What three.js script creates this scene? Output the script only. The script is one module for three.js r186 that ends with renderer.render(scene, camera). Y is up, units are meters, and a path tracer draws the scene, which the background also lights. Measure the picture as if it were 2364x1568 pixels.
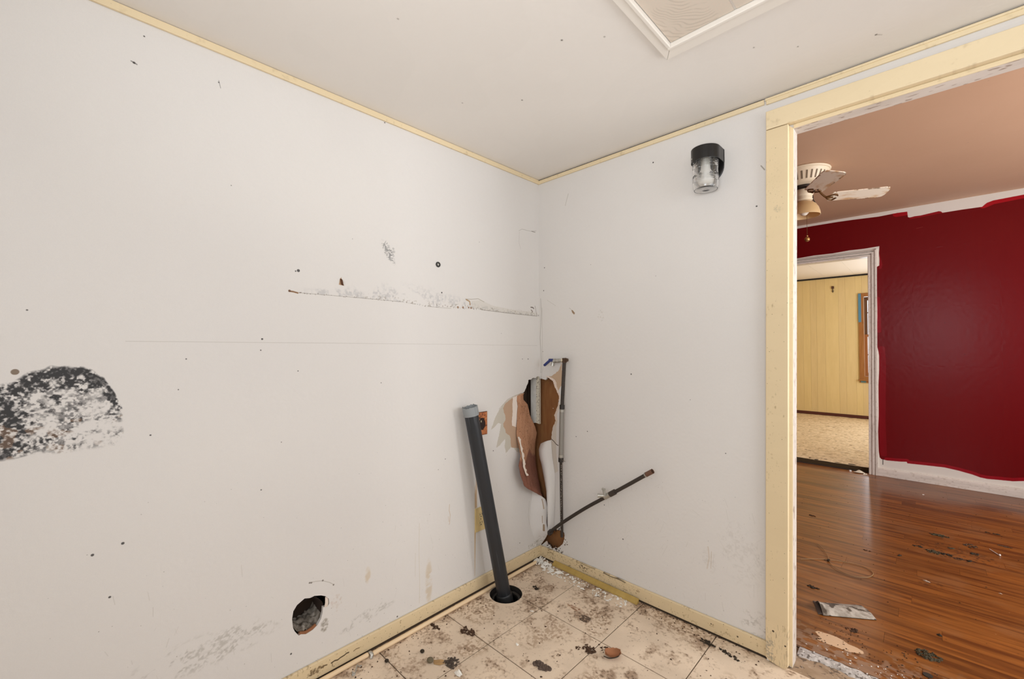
import * as THREE from 'three';
import { mergeGeometries } from 'three/addons/utils/BufferGeometryUtils.js';
import { RoundedBoxGeometry } from 'three/addons/geometries/RoundedBoxGeometry.js';
import { RectAreaLightUniformsLib } from 'three/addons/lights/RectAreaLightUniformsLib.js';

// ------------------------------------------------------------------ camera, sky, lights, exposure
RectAreaLightUniformsLib.init();
const scene = new THREE.Scene();
const camera = new THREE.PerspectiveCamera(77.2146, 2364 / 1568, 0.03, 60);
{
  const yaw = 0.772655, pitch = 0.015283, roll = -0.004538;
  const f = new THREE.Vector3(-Math.sin(yaw) * Math.cos(pitch), Math.sin(pitch), -Math.cos(yaw) * Math.cos(pitch));
  const r = new THREE.Vector3(Math.cos(yaw), 0, -Math.sin(yaw));
  const u = new THREE.Vector3().crossVectors(r, f);
  camera.position.set(1.57945, 1.18423, 1.84192);
  camera.up.copy(u.multiplyScalar(Math.cos(roll)).addScaledVector(r, -Math.sin(roll)));
  camera.lookAt(camera.position.clone().add(f));
}
const renderer = new THREE.WebGLRenderer({ antialias: true });
renderer.toneMapping = THREE.LinearToneMapping;
renderer.toneMappingExposure = 1.0;
renderer.shadowMap.enabled = true;
scene.background = new THREE.Color().setRGB(1.5, 1.6, 1.75);       // overcast sky outside the windows
function daylight(w, h, pos, target, color, intensity) {             // soft daylight standing in a window opening
  const l = new THREE.RectAreaLight(new THREE.Color().setRGB(...color), intensity, w, h);
  l.position.set(...pos); l.lookAt(...target); l.castShadow = true; scene.add(l); return l;
}
daylight(1.15, 1.05, [2.585, 1.45, 0.72], [0, 1.45, 0.72], [0.92, 0.97, 1.0], 2.0);       // laundry, side window
daylight(1.10, 1.00, [1.83, 1.45, 2.985], [1.83, 1.45, 0], [0.88, 0.945, 1.0], 5.9);       // laundry, window behind the camera
daylight(1.20, 1.10, [3.385, 1.35, -0.85], [0, 1.35, -0.85], [0.97, 0.985, 1.0], 14);      // red room, side window
daylight(0.90, 1.10, [3.385, 1.35, -2.4], [0, 1.35, -2.4], [0.97, 0.985, 1.0], 6.5);         // red room, added unseen second window to light the red wall and ceiling
daylight(1.50, 1.30, [2.385, 1.25, -5.0], [0, 1.25, -5.0], [0.90, 0.95, 1.0], 6.2);     // yellow room, side window
daylight(0.80, 1.20, [1.29, 1.28, -6.52], [1.29, 1.28, 0], [0.95, 0.98, 1.0], 3.0);      // yellow room, far window

const bounce = new THREE.SpotLight(new THREE.Color().setRGB(0.95, 0.98, 1.0), 4.8, 0, 0.95, 1, 2);   // flash head beside the camera, turned up at the ceiling
bounce.position.set(1.62, 1.02, 2.1); bounce.target.position.set(1.26, 2.13, 1.42); bounce.castShadow = true; bounce.shadow.radius = 2; scene.add(bounce, bounce.target);

// ------------------------------------------------------------------ helpers
const V = (x, y, z) => new THREE.Vector3(x, y, z);
let seed = 7;
const rnd = () => { seed = (seed * 1664525 + 1013904223) >>> 0; return seed / 4294967296; };
const rr = (a, b) => a + (b - a) * rnd();
const clamp = (x, a = 0, b = 1) => Math.min(b, Math.max(a, x));
const sstep = (a, b, x) => { const t = clamp((x - a) / (b - a)); return t * t * (3 - 2 * t); };
const mix = (a, b, t) => a + (b - a) * t;
const mix3 = (a, b, t) => [mix(a[0], b[0], t), mix(a[1], b[1], t), mix(a[2], b[2], t)];
function hash(i, j, s) { let h = (i * 374761393 + j * 668265263 + s * 1442695041) | 0; h = Math.imul(h ^ (h >>> 13), 1274126177); return ((h ^ (h >>> 16)) >>> 0) / 4294967296; }
function noise(x, y, s = 0) {
  const i = Math.floor(x), j = Math.floor(y), u = x - i, v = y - j, a = u * u * (3 - 2 * u), b = v * v * (3 - 2 * v);
  return mix(mix(hash(i, j, s), hash(i + 1, j, s), a), mix(hash(i, j + 1, s), hash(i + 1, j + 1, s), a), b);
}
function fbm(x, y, s = 0, n = 4) { let t = 0, a = 0.5, w = 0; for (let k = 0; k < n; k++) { t += a * noise(x, y, s + k * 17); w += a; x *= 2.03; y *= 2.03; a *= 0.5; } return t / w; }
function lerpAt(tab, x) {                                            // tab: [[x, y] ...] with rising x
  if (x <= tab[0][0]) return tab[0][1];
  for (let k = 1; k < tab.length; k++) if (x <= tab[k][0]) return mix(tab[k - 1][1], tab[k][1], (x - tab[k - 1][0]) / (tab[k][0] - tab[k - 1][0]));
  return tab[tab.length - 1][1];
}
// a colour texture over W x H metres; fn(a, b) gives sRGB for the point a right, b up; draw(ctx helper) adds marks
function paint(pw, ph, W, H, fn, draw, a0 = 0, b0 = 0) {
  const c = document.createElement('canvas'); c.width = pw; c.height = ph;
  const g = c.getContext('2d'), im = g.createImageData(pw, ph), d = im.data;
  for (let j = 0, k = 0; j < ph; j++) for (let i = 0; i < pw; i++, k += 4) {
    const p = fn(a0 + (i + 0.5) / pw * W, b0 + (1 - (j + 0.5) / ph) * H);
    d[k] = p[0]; d[k + 1] = p[1]; d[k + 2] = p[2]; d[k + 3] = 255;
  }
  g.putImageData(im, 0, 0);
  if (draw) draw({
    g, X: (a) => (a - a0) / W * pw, Y: (b) => (1 - (b - b0) / H) * ph, S: pw / W,
    dot(a, b, r, col, al = 1) { g.globalAlpha = al; g.fillStyle = col; g.beginPath(); g.ellipse(this.X(a), this.Y(b), r * this.S, r * ph / H, 0, 0, 7); g.fill(); g.globalAlpha = 1; },
    poly(pts, col, al = 1) { g.globalAlpha = al; g.fillStyle = col; g.beginPath(); pts.forEach((q, n) => g[n ? 'lineTo' : 'moveTo'](this.X(q[0]), this.Y(q[1]))); g.closePath(); g.fill(); g.globalAlpha = 1; },
    line(pts, w, col, al = 1) { g.globalAlpha = al; g.strokeStyle = col; g.lineWidth = w * this.S; g.lineCap = 'round'; g.lineJoin = 'round'; g.beginPath(); pts.forEach((q, n) => g[n ? 'lineTo' : 'moveTo'](this.X(q[0]), this.Y(q[1]))); g.stroke(); g.globalAlpha = 1; },
    spray(a, b, ra, rb, n, r, col, al = 0.6) { for (let k = 0; k < n; k++) { const t = rnd() * 6.283, q = Math.sqrt(rnd()); this.dot(a + ra * q * Math.cos(t), b + rb * q * Math.sin(t), r * rr(0.4, 1.3), col, al * rr(0.3, 1)); } },
  });
  const t = new THREE.CanvasTexture(c); t.colorSpace = THREE.SRGBColorSpace; t.repeat.set(1 / W, 1 / H); t.offset.set(-a0 / W, -b0 / H); t.anisotropy = 8;
  return t;
}
function ragged(pts, step = 0.006, amp = 0.0016, closed = false) {       // a torn outline: the polyline cut fine and jittered
  const out = [], n = pts.length; for (let k = 0; k < (closed ? n : n - 1); k++) { const p = pts[k], q = pts[(k + 1) % n], m = Math.max(1, Math.round(Math.hypot(q[0] - p[0], q[1] - p[1]) / step)); for (let i = 0; i < m; i++) { const t = i / m, j = (k === 0 && i === 0 && !closed) ? 0 : amp; out.push([mix(p[0], q[0], t) + rr(-j, j), mix(p[1], q[1], t) + rr(-j, j)]); } }
  if (!closed) out.push(pts[n - 1]); return out;
}
function grainMap(px, f) {                                           // a tiling height map, fn gives 0..1
  const d = new Uint8Array(px * px * 4);
  for (let j = 0; j < px; j++) for (let i = 0; i < px; i++) { const v = 255 * clamp(f(i, j)), k = (j * px + i) * 4; d[k] = d[k + 1] = d[k + 2] = v; d[k + 3] = 255; }
  const t = new THREE.DataTexture(d, px, px); t.wrapS = t.wrapT = THREE.RepeatWrapping; t.magFilter = THREE.LinearFilter; t.minFilter = THREE.LinearFilter; t.needsUpdate = true; return t;
}
const plasterBump = grainMap(256, (i, j) => 0.5 * hash(i, j, 3) * 0.3 + 0.7 * noise(i / 8 % 32, j / 8 % 32, 5)); plasterBump.repeat.set(3, 3);
const std = (o) => new THREE.MeshStandardMaterial(o);
const phy = (o) => new THREE.MeshPhysicalMaterial(o);
const taken = {};
function numbered(n) { if (!(n in taken)) { taken[n] = 0; return n; } taken[n]++; return n + '_' + String(taken[n]).padStart(3, '0'); }
function mesh(name, geo, mat, parent = scene, label) {
  const m = new THREE.Mesh(geo, mat); m.name = parent === scene ? numbered(name) : name; m.castShadow = m.receiveShadow = true;
  if (label) m.userData.label = label;
  parent.add(m); return m;
}
function group(name, x = 0, y = 0, z = 0) { const o = new THREE.Group(); o.name = numbered(name); o.position.set(x, y, z); scene.add(o); return o; }
function tag(o, label, category, grp) { o.userData.label = label; o.userData.category = category; if (grp) o.userData.group = grp; return o; }
function struct(o, label, category) { o.userData.kind = 'structure'; if (label) o.userData.label = label; if (category) o.userData.category = category; return o; }
function stuff(o, label, category) { o.userData.kind = 'stuff'; if (label) o.userData.label = label; if (category) o.userData.category = category; return o; }
function shapeOf(pts, holes = []) {
  const s = new THREE.Shape(pts.map((q) => new THREE.Vector2(q[0], q[1])));
  for (const h of holes) s.holes.push(new THREE.Path(h.map((q) => new THREE.Vector2(q[0], q[1]))));
  return s;
}
function prism(pts, d0, d1, bevel = 0, holes = []) {                 // outline in x, y pushed from z = d0 to d1
  const g = new THREE.ExtrudeGeometry(shapeOf(pts, holes), { depth: d1 - d0 - 2 * bevel, bevelEnabled: bevel > 0, bevelSize: bevel, bevelThickness: bevel, bevelOffset: -bevel, bevelSegments: 2, curveSegments: 12 });
  return g.translate(0, 0, d0 + bevel);
}
const ONLEFT = new THREE.Matrix4().set(0, 0, -1, 0, 0, 1, 0, 0, 1, 0, 0, 0, 0, 0, 0, 1);    // (a, b, c) -> (x = -c, y = b, z = a)
const ONFLOOR = new THREE.Matrix4().set(1, 0, 0, 0, 0, 0, 1, 0, 0, -1, 0, 0, 0, 0, 0, 1);   // (a, b, c) -> (x = a, y = c, z = -b)
const rect = (x0, y0, x1, y1) => [[x0, y0], [x1, y0], [x1, y1], [x0, y1]];
const box = (x0, y0, z0, x1, y1, z1) => new THREE.BoxGeometry(x1 - x0, y1 - y0, z1 - z0).translate((x0 + x1) / 2, (y0 + y1) / 2, (z0 + z1) / 2);
const rbox = (x0, y0, z0, x1, y1, z1, r = 0.002) => new RoundedBoxGeometry(x1 - x0, y1 - y0, z1 - z0, 2, r).translate((x0 + x1) / 2, (y0 + y1) / 2, (z0 + z1) / 2);
function planar(g, pick) {                                           // uv in metres from the vertex position
  const p = g.attributes.position, uv = new Float32Array(p.count * 2);
  for (let k = 0; k < p.count; k++) { const q = pick(p.getX(k), p.getY(k), p.getZ(k)); uv[2 * k] = q[0]; uv[2 * k + 1] = q[1]; }
  g.setAttribute('uv', new THREE.BufferAttribute(uv, 2)); return g;
}
function cyl(a, b, r0, r1 = r0, seg = 20, open = false) {
  const d = b.clone().sub(a), g = new THREE.CylinderGeometry(r1, r0, d.length(), seg, 1, open);
  return g.applyQuaternion(new THREE.Quaternion().setFromUnitVectors(V(0, 1, 0), d.clone().normalize())).translate((a.x + b.x) / 2, (a.y + b.y) / 2, (a.z + b.z) / 2);
}
function tube(pts, r, n = 40, seg = 10) { return new THREE.TubeGeometry(new THREE.CatmullRomCurve3(pts), n, r, seg, false); }
const lathe = (pts, seg = 40) => new THREE.LatheGeometry(pts.map((q) => new THREE.Vector2(q[0], q[1])), seg);
const merge = (list) => mergeGeometries(list.map((g) => { const q = g.index ? g.toNonIndexed() : g; for (const k of Object.keys(q.attributes)) if (!['position', 'normal', 'uv'].includes(k)) q.deleteAttribute(k); return q; }));
function sheet(grid, uvOf, th = 0.0015) {                            // a curved sheet with thickness, from rows of points
  const R = grid.length, C = grid[0].length, pos = [], uv = [], idx = [];
  const nrm = grid.map((row, r) => row.map((q, c) => {
    const du = grid[r][Math.min(C - 1, c + 1)].clone().sub(grid[r][Math.max(0, c - 1)]), dv = grid[Math.min(R - 1, r + 1)][c].clone().sub(grid[Math.max(0, r - 1)][c]);
    return du.cross(dv).normalize();
  }));
  for (const side of [0, 1]) for (let r = 0; r < R; r++) for (let c = 0; c < C; c++) { const q = grid[r][c].clone().addScaledVector(nrm[r][c], side ? -th : 0); pos.push(q.x, q.y, q.z); uv.push(...uvOf(grid[r][c], r / (R - 1), c / (C - 1))); }
  const at = (s, r, c) => s * R * C + r * C + c;
  const quad = (a, b, c, d) => idx.push(a, b, c, a, c, d);
  for (let r = 0; r < R - 1; r++) for (let c = 0; c < C - 1; c++) { quad(at(0, r, c), at(0, r, c + 1), at(0, r + 1, c + 1), at(0, r + 1, c)); quad(at(1, r, c), at(1, r + 1, c), at(1, r + 1, c + 1), at(1, r, c + 1)); }
  for (let r = 0; r < R - 1; r++) { quad(at(0, r, 0), at(0, r + 1, 0), at(1, r + 1, 0), at(1, r, 0)); quad(at(0, r, C - 1), at(1, r, C - 1), at(1, r + 1, C - 1), at(0, r + 1, C - 1)); }
  for (let c = 0; c < C - 1; c++) { quad(at(0, 0, c), at(1, 0, c), at(1, 0, c + 1), at(0, 0, c + 1)); quad(at(0, R - 1, c), at(0, R - 1, c + 1), at(1, R - 1, c + 1), at(1, R - 1, c)); }
  const g = new THREE.BufferGeometry(); g.setAttribute('position', new THREE.Float32BufferAttribute(pos, 3)); g.setAttribute('uv', new THREE.Float32BufferAttribute(uv, 2)); g.setIndex(idx);
  const h = g.toNonIndexed(); h.computeVertexNormals();
  const s = g; s.computeVertexNormals(); return th > 0.004 ? h : s;
}
function flake(r, asp, h, n = 9, turn = 0) {                         // an irregular crumb: jagged rim, lumpy top, flat underside at y = 0
  const pos = [], rim = [], mid = [], ph = rr(0, 6);
  for (let k = 0; k < n; k++) { const t = k / n * Math.PI * 2 + rr(-0.2, 0.2), q = r * rr(0.6, 1.15); rim.push(V(Math.cos(t) * q, rr(0, h * 0.35), Math.sin(t) * q * asp)); mid.push(V(Math.cos(t) * q * 0.55, h * (0.7 + 0.5 * Math.sin(t * 2 + ph)), Math.sin(t) * q * asp * 0.55)); }
  const top = V(0, h * rr(0.5, 1), 0), bot = V(0, 0, 0), tri = (a, b, c) => pos.push(a.x, a.y, a.z, b.x, b.y, b.z, c.x, c.y, c.z);
  for (let k = 0; k < n; k++) { const m = (k + 1) % n; tri(rim[m], rim[k], mid[k]); tri(rim[m], mid[k], mid[m]); tri(mid[m], mid[k], top); tri(rim[k], rim[m], bot); }
  const g = new THREE.BufferGeometry(); g.setAttribute('position', new THREE.Float32BufferAttribute(pos, 3)); g.setAttribute('uv', new THREE.Float32BufferAttribute(new Float32Array(pos.length / 3 * 2), 2)); g.computeVertexNormals();
  return g.rotateY(turn);
}

// ------------------------------------------------------------------ dimensions (metres; corner of the two white walls = origin)
const H = 2.13, XR = 2.6, ZB = 3.0, T = 0.012;                       // laundry room
const WZ = -0.06;                                                    // face of the dividing wall towards the red room
const HR = 2.372, ZR = -3.2, RX0 = -0.6, RX1 = 3.4;                  // red room
const YF = 0.05, HY = 2.262, ZY = -6.55, YX0 = -1.4, YX1 = 2.4;      // yellow room

// ------------------------------------------------------------------ colours and surfaces
const WALL = [219, 214, 209];
const CREAM = [227, 207, 170];
const wallBase = (a, b, s) => { const m = (fbm(a * 1.7, b * 1.7, s, 3) - 0.5) * 7 + (hash(a * 900 | 0, b * 900 | 0, s) - 0.5) * 3; return [WALL[0] + m, WALL[1] + m, WALL[2] + m * 0.8]; };
const moldTop = [[1.747, 0.95], [1.749, 0.985], [1.751, 1.022], [1.767, 1.068], [1.788, 1.109], [1.821, 1.130], [1.861, 1.138], [1.891, 1.136], [1.926, 1.124], [1.95, 1.106], [1.98, 1.10], [2.1, 1.09], [2.2, 1.0]];
function moldAt(z, y) {
  if (z < 1.74 || z > 2.2 || y < 0.90 || y > 1.15) return 0;
  const wob = (fbm(z * 22, y * 22, 41, 3) - 0.5) * 0.022, top = lerpAt(moldTop, z) + wob, right = z - 1.747 - wob * 0.8, bot = y - 0.915 - wob;
  if (y > top || right < 0 || bot < 0) return 0;
  const dt = Math.min(top - y, right * 1.2);
  let dens = 0.385 + 0.3 * Math.exp(-Math.pow((dt - 0.02) / 0.022, 2)) * sstep(1.0, 1.06, y + (z - 1.747) * 0.4) + 0.27 * sstep(1.9, 1.955, z) * sstep(1.07, 1.0, y) - 0.08 * sstep(1.86, 1.78, z) * sstep(1.06, 0.98, y) - 0.04 * sstep(0.08, 0.02, right) * sstep(1.02, 0.97, y);
  const n1 = fbm(z * 70, y * 82, 11, 4), n2 = fbm(z * 190, y * 200, 23, 3);
  const soft = Math.min(1, dt / 0.008) * Math.min(1, bot / 0.012);
  return clamp((0.75 * sstep(0.9 - dens, 1.2 - dens, n1 * 0.6 + n2 * 0.42) + 0.5 * sstep(0.72 - dens, 1.02 - dens, fbm(z * 34, y * 40, 29, 3) * 0.7 + n1 * 0.3) * sstep(0.35, 0.6, n2)) * soft);
}
const texLeft = paint(2048, 2048, 2.1, H, (z, y) => {
  let c = wallBase(z, y, 1);
  const m = moldAt(z, y); if (m > 0) c = mix3(c, noise(z * 60, y * 60, 9) > 0.72 && y < 1.0 ? [92, 72, 58] : [36, 35, 36], m * 0.95);
  // old shelf line: bluish mould bloom in grains above it
  if (z < 1.34 && y > 1.35 && y < 1.47) {
    const ly = lerpAt([[0.017, 1.353], [0.224, 1.357], [0.439, 1.365], [0.586, 1.367], [0.757, 1.362], [0.893, 1.371], [1.023, 1.373], [1.328, 1.376]], z), h = y - ly;
    if (h > 0) { const q = fbm(z * 28, y * 34, 51, 4), lim = 0.085 * Math.exp(-Math.pow((z - 0.82) / 0.3, 2)) + 0.016; const a = sstep(0.46, 0.62, q + 0.12 * (1 - h / lim)) * sstep(lim, lim * 0.4, h) * sstep(1.33, 1.2, z); c = mix3(c, [172, 170, 170], a * sstep(0.25, 0.75, fbm(z * 120, y * 120, 63, 3)) * 0.5); const sp = sstep(0.62, 0.75, fbm(z * 150, y * 150, 61, 2)) * sstep(0.03, 0.0, h) * sstep(1.2, 0.9, z); c = mix3(c, [120, 108, 92], sp * 0.55); }
  }
  { const dz = z - 0.946, dy = y - 1.573, u = dz * 0.5 + dy * 0.87, v = dz * 0.87 - dy * 0.5, e = (u / 0.05) ** 2 + (v / 0.019) ** 2; if (e < 1.5) c = mix3(c, [122, 120, 118], sstep(0.36, 0.66, fbm(z * 90, y * 90, 83, 4) + 0.2 * (1 - e)) * sstep(1.5, 0.5, e) * sstep(0.25, 0.7, fbm(z * 260, y * 260, 85, 2)) * 0.75); }
  // scuffed dirt low on the wall
  for (const [z0, y0, rz, ry, k] of [[1.55, 0.262, 0.19, 0.05, 0.6], [1.03, 0.135, 0.12, 0.022, 0.55], [0.752, 0.15, 0.018, 0.09, 0.4], [1.037, 0.29, 0.012, 0.03, 0.4]]) {
    const dz = (z - z0) / rz, dy = (y - y0 - (z - z0) * (k === 0.6 ? 0.02 : -0.12)) / ry, e = dz * dz + dy * dy;
    if (e < 1.6) { const q = fbm(z * 40 + y * 14, y * 60, 71, 4); const a = sstep(k < 0.5 ? 0.3 : 0.5, 0.7, q + 0.16 * (1 - e)) * sstep(1.6, 0.3, e) * k; c = mix3(c, k < 0.5 ? [200, 180, 152] : [158, 152, 143], a * (k < 0.5 ? 1.5 : sstep(0.3, 0.7, fbm(z * 150 + y * 60, y * 170, 73, 3)) * 0.75)); }
  }
  return c;
}, (P) => {
  P.dot(1.944, 1.127, 0.007, '#6d5a48', 0.85);
  const K = '#2b2825';
  for (const [z, y, r] of [[1.41, 1.211, 3], [1.414, 1.174, 2], [1.612, 1.15, 1.8], [1.297, 1.1, 1.8], [0.98, 1.038, 1.8], [1.734, 1.983, 3], [1.713, 2.069, 2], [1.535, 2.016, 2], [0.964, 2.103, 2.5], [1.926, 1.278, 1.8], [1.748, 0.65, 3.4], [1.807, 0.639, 3.2], [1.773, 0.515, 2.8], [1.692, 0.936, 2.2], [1.411, 0.713, 2], [0.141, 1.113, 2.4], [0.095, 1.112, 3], [0.661, 0.67, 2], [0.169, 0.126, 2.6], [1.297, 1.453, 5], [1.306, 1.45, 2.4], [0.679, 1.429, 3.5], [1.317, 0.129, 3], [0.361, 0.654, 2.6], [0.907, 0.07, 3], [1.63, 1.06, 1.5], [0.70, 0.63, 1.5], [1.35, 0.86, 1.4], [1.5, 1.7, 1.3], [1.1, 1.6, 1.2], [0.45, 1.7, 1.4], [0.3, 1.25, 1.3]]) P.dot(z, y, r / 1000, K, 0.8);
  P.line([[1.535, 2.022], [1.53, 2.0]], 0.0015, K, 0.5); P.line([[1.74, 1.985], [1.728, 1.981]], 0.003, K, 0.5);
  P.line([[1.746, 1.202], [1.189, 1.198], [0.6, 1.193], [0.018, 1.186]], 0.0016, '#a39c92', 0.4);
  P.line([[1.328, 1.377], [1.297, 1.375], [1.147, 1.375], [1.023, 1.374], [0.893, 1.372]], 0.0016, '#8d857a', 0.7); P.line([[0.757, 1.361], [0.627, 1.36]], 0.002, '#8d857a', 0.6); P.line([[0.439, 1.365], [0.224, 1.357], [0.017, 1.353]], 0.003, '#8a8175', 0.75);
  for (let k = 0; k < 150; k++) { const z = rr(0.02, 1.3), y = lerpAt([[0.017, 1.354], [0.439, 1.366], [0.757, 1.362], [0.893, 1.372], [1.328, 1.376]], z); P.dot(z, y + rr(-0.002, 0.003), rr(0.6, 2) / 1000, '#54493c', rr(0.2, 0.8)); }
  P.line([[1.325, 1.378], [1.312, 1.377], [1.299, 1.374]], 0.005, '#7a5332', 0.9); P.dot(1.326, 1.379, 0.004, '#5a3a20', 0.9);
  for (const [z, y, r] of [[0.586, 1.368, 5], [0.555, 1.369, 5], [0.52, 1.371, 4], [0.505, 1.37, 5]]) P.dot(z, y, r / 1000, '#7d5637', 0.85);
  P.line([[0.535, 1.408], [0.514, 1.401], [0.511, 1.385]], 0.006, '#9a7448', 0.8); P.line([[0.54, 1.41], [0.5, 1.412], [0.46, 1.418], [0.42, 1.405]], 0.0025, '#8a7c6a', 0.7);
  P.poly([[0.5, 1.372], [0.5, 1.405], [0.44, 1.412], [0.36, 1.39], [0.2, 1.376], [0.05, 1.375], [0.02, 1.358], [0.224, 1.36], [0.439, 1.367]], '#b4a995', 0.2);
  P.line([[0.07, 1.40], [0.053, 1.4], [0.045, 1.394]], 0.005, '#3d2f22', 0.85); P.line([[0.068, 1.385], [0.056, 1.378], [0.061, 1.37]], 0.004, '#4a3826', 0.8); P.line([[0.035, 1.41], [0.02, 1.36]], 0.003, '#7c7264', 0.7);
  // grey sooty mark
  P.dot(0.925, 1.59, 0.005, '#8f8c86', 0.4); P.dot(0.922, 1.578, 0.006, '#8f8c86', 0.35);
  // rust round the old nail
  P.poly([[1.153, 1.418], [1.149, 1.44], [1.144, 1.447], [1.139, 1.425], [1.132, 1.416]], '#a8805c', 0.85); P.line([[1.146, 1.438], [1.143, 1.421], [1.136, 1.418]], 0.004, '#5b351d', 0.9);
  // rusty drips by the sockets
  for (let k = 0; k < 26; k++) { const z = 0.479 + rr(-0.007, 0.006); P.line([[z, rr(0.46, 0.545)], [z + rr(-0.001, 0.001), 0.4]], rr(0.002, 0.005), '#b98b4c', 0.12); }
  for (let k = 0; k < 22; k++) { const z = 0.484 + rr(-0.004, 0.004); P.line([[z, 0.29], [0.486, rr(0.09, 0.24)]], rr(0.001, 0.004), '#c79c58', 0.14); }
  P.line([[0.485, 0.285], [0.486, 0.2], [0.487, 0.075]], 0.0022, '#bf9350', 0.5);
  P.line([[0.638, 0.458], [0.64, 0.43], [0.634, 0.41], [0.638, 0.368]], 0.002, '#b99a76', 0.8); P.line([[0.645, 0.405], [0.641, 0.38]], 0.0015, '#b99a76', 0.7);
  P.line([[0.80, 0.42], [0.802, 0.3], [0.799, 0.16], [0.801, 0.08]], 0.0025, '#c9bfae', 0.6); P.line([[0.82, 0.3], [0.821, 0.2]], 0.0015, '#b9ad9a', 0.5);
  // cracks and scratches
  P.line([[0.164, 1.811], [0.14, 1.825], [0.104, 1.825], [0.065, 1.827], [0.02, 1.838]], 0.0014, '#7d766b', 0.7); P.line([[0.16, 1.807], [0.164, 1.747], [0.151, 1.714]], 0.0012, '#8d867b', 0.6); P.line([[0.06, 1.828], [0.03, 1.828]], 0.004, '#5d564b', 0.6);
  P.line([[1.256, 0.347], [1.235, 0.344], [1.21, 0.336], [1.185, 0.32], [1.171, 0.307]], 0.0016, '#9a9184', 0.7); for (const q of [[1.256, 0.347], [1.25, 0.345], [1.21, 0.337], [1.171, 0.306]]) P.dot(...q, 0.003, '#5a5349', 0.7);
  P.spray(1.203, 0.174, 0.012, 0.022, 60, 0.004, '#7d7466', 0.3); P.spray(1.16, 0.235, 0.02, 0.03, 40, 0.004, '#b59c88', 0.18);
  for (let k = 0; k < 260; k++) P.dot(rr(0.05, 1.98), Math.pow(rnd(), 2) * 0.7 + 0.06, rr(0.4, 1.3) / 1000, '#4d463d', rr(0.15, 0.6));
  for (let k = 0; k < 60; k++) { const z = rr(0.1, 1.98), y = rr(0.07, 0.5), l = rr(0.005, 0.04); P.line([[z, y], [z + rr(-0.01, 0.01), y + l]], 0.001, '#8f8577', rr(0.1, 0.35)); }
  // peeled paint beside the torn corner: grey skin, tan paper, white gypsum
  P.poly(ragged([[0.13, 0.93], [0.167, 0.924], [0.21, 0.916], [0.256, 0.903], [0.29, 0.88], [0.318, 0.857], [0.349, 0.817], [0.377, 0.761], [0.352, 0.772], [0.326, 0.79], [0.306, 0.782], [0.318, 0.735], [0.341, 0.665], [0.318, 0.672], [0.296, 0.689], [0.275, 0.7], [0.28, 0.66], [0.27, 0.626], [0.248, 0.64], [0.225, 0.655], [0.192, 0.62], [0.15, 0.6], [0.1, 0.7]], 0.004, 0.0014, true), '#c4bcae', 1);
  P.poly(ragged([[0.15, 0.93], [0.227, 0.906], [0.276, 0.883], [0.29, 0.862], [0.285, 0.84], [0.274, 0.82], [0.273, 0.798], [0.289, 0.782], [0.288, 0.766], [0.276, 0.752], [0.27, 0.73], [0.243, 0.712], [0.235, 0.697], [0.236, 0.67], [0.23, 0.647], [0.15, 0.63], [0.1, 0.8]], 0.004, 0.0014, true), '#b99a80', 1);
  P.poly(ragged([[0.15, 0.925], [0.217, 0.91], [0.221, 0.87], [0.219, 0.83], [0.226, 0.79], [0.224, 0.762], [0.195, 0.75], [0.17, 0.76]], 0.004, 0.0014, true), '#e6d8cc', 1);
  P.line([[0.13, 0.93], [0.2, 0.92], [0.256, 0.905], [0.32, 0.86]], 0.0015, '#8e7b66', 0.6);
  P.line([[0.09, 0.33], [0.1, 0.25], [0.09, 0.2]], 0.002, '#9a9184', 0.4); P.line([[0.022, 0.33], [0.021, 0.28]], 0.004, '#9c8368', 0.8); P.line([[0.026, 0.24], [0.024, 0.2]], 0.003, '#9c8368', 0.7); P.line([[0.02, 0.19], [0.022, 0.16]], 0.007, '#8a6d4e', 0.8); P.spray(0.02, 0.1, 0.02, 0.04, 40, 0.004, '#8f8576', 0.35); P.spray(0.05, 0.08, 0.05, 0.02, 40, 0.004, '#857a6a', 0.3);
});
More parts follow.
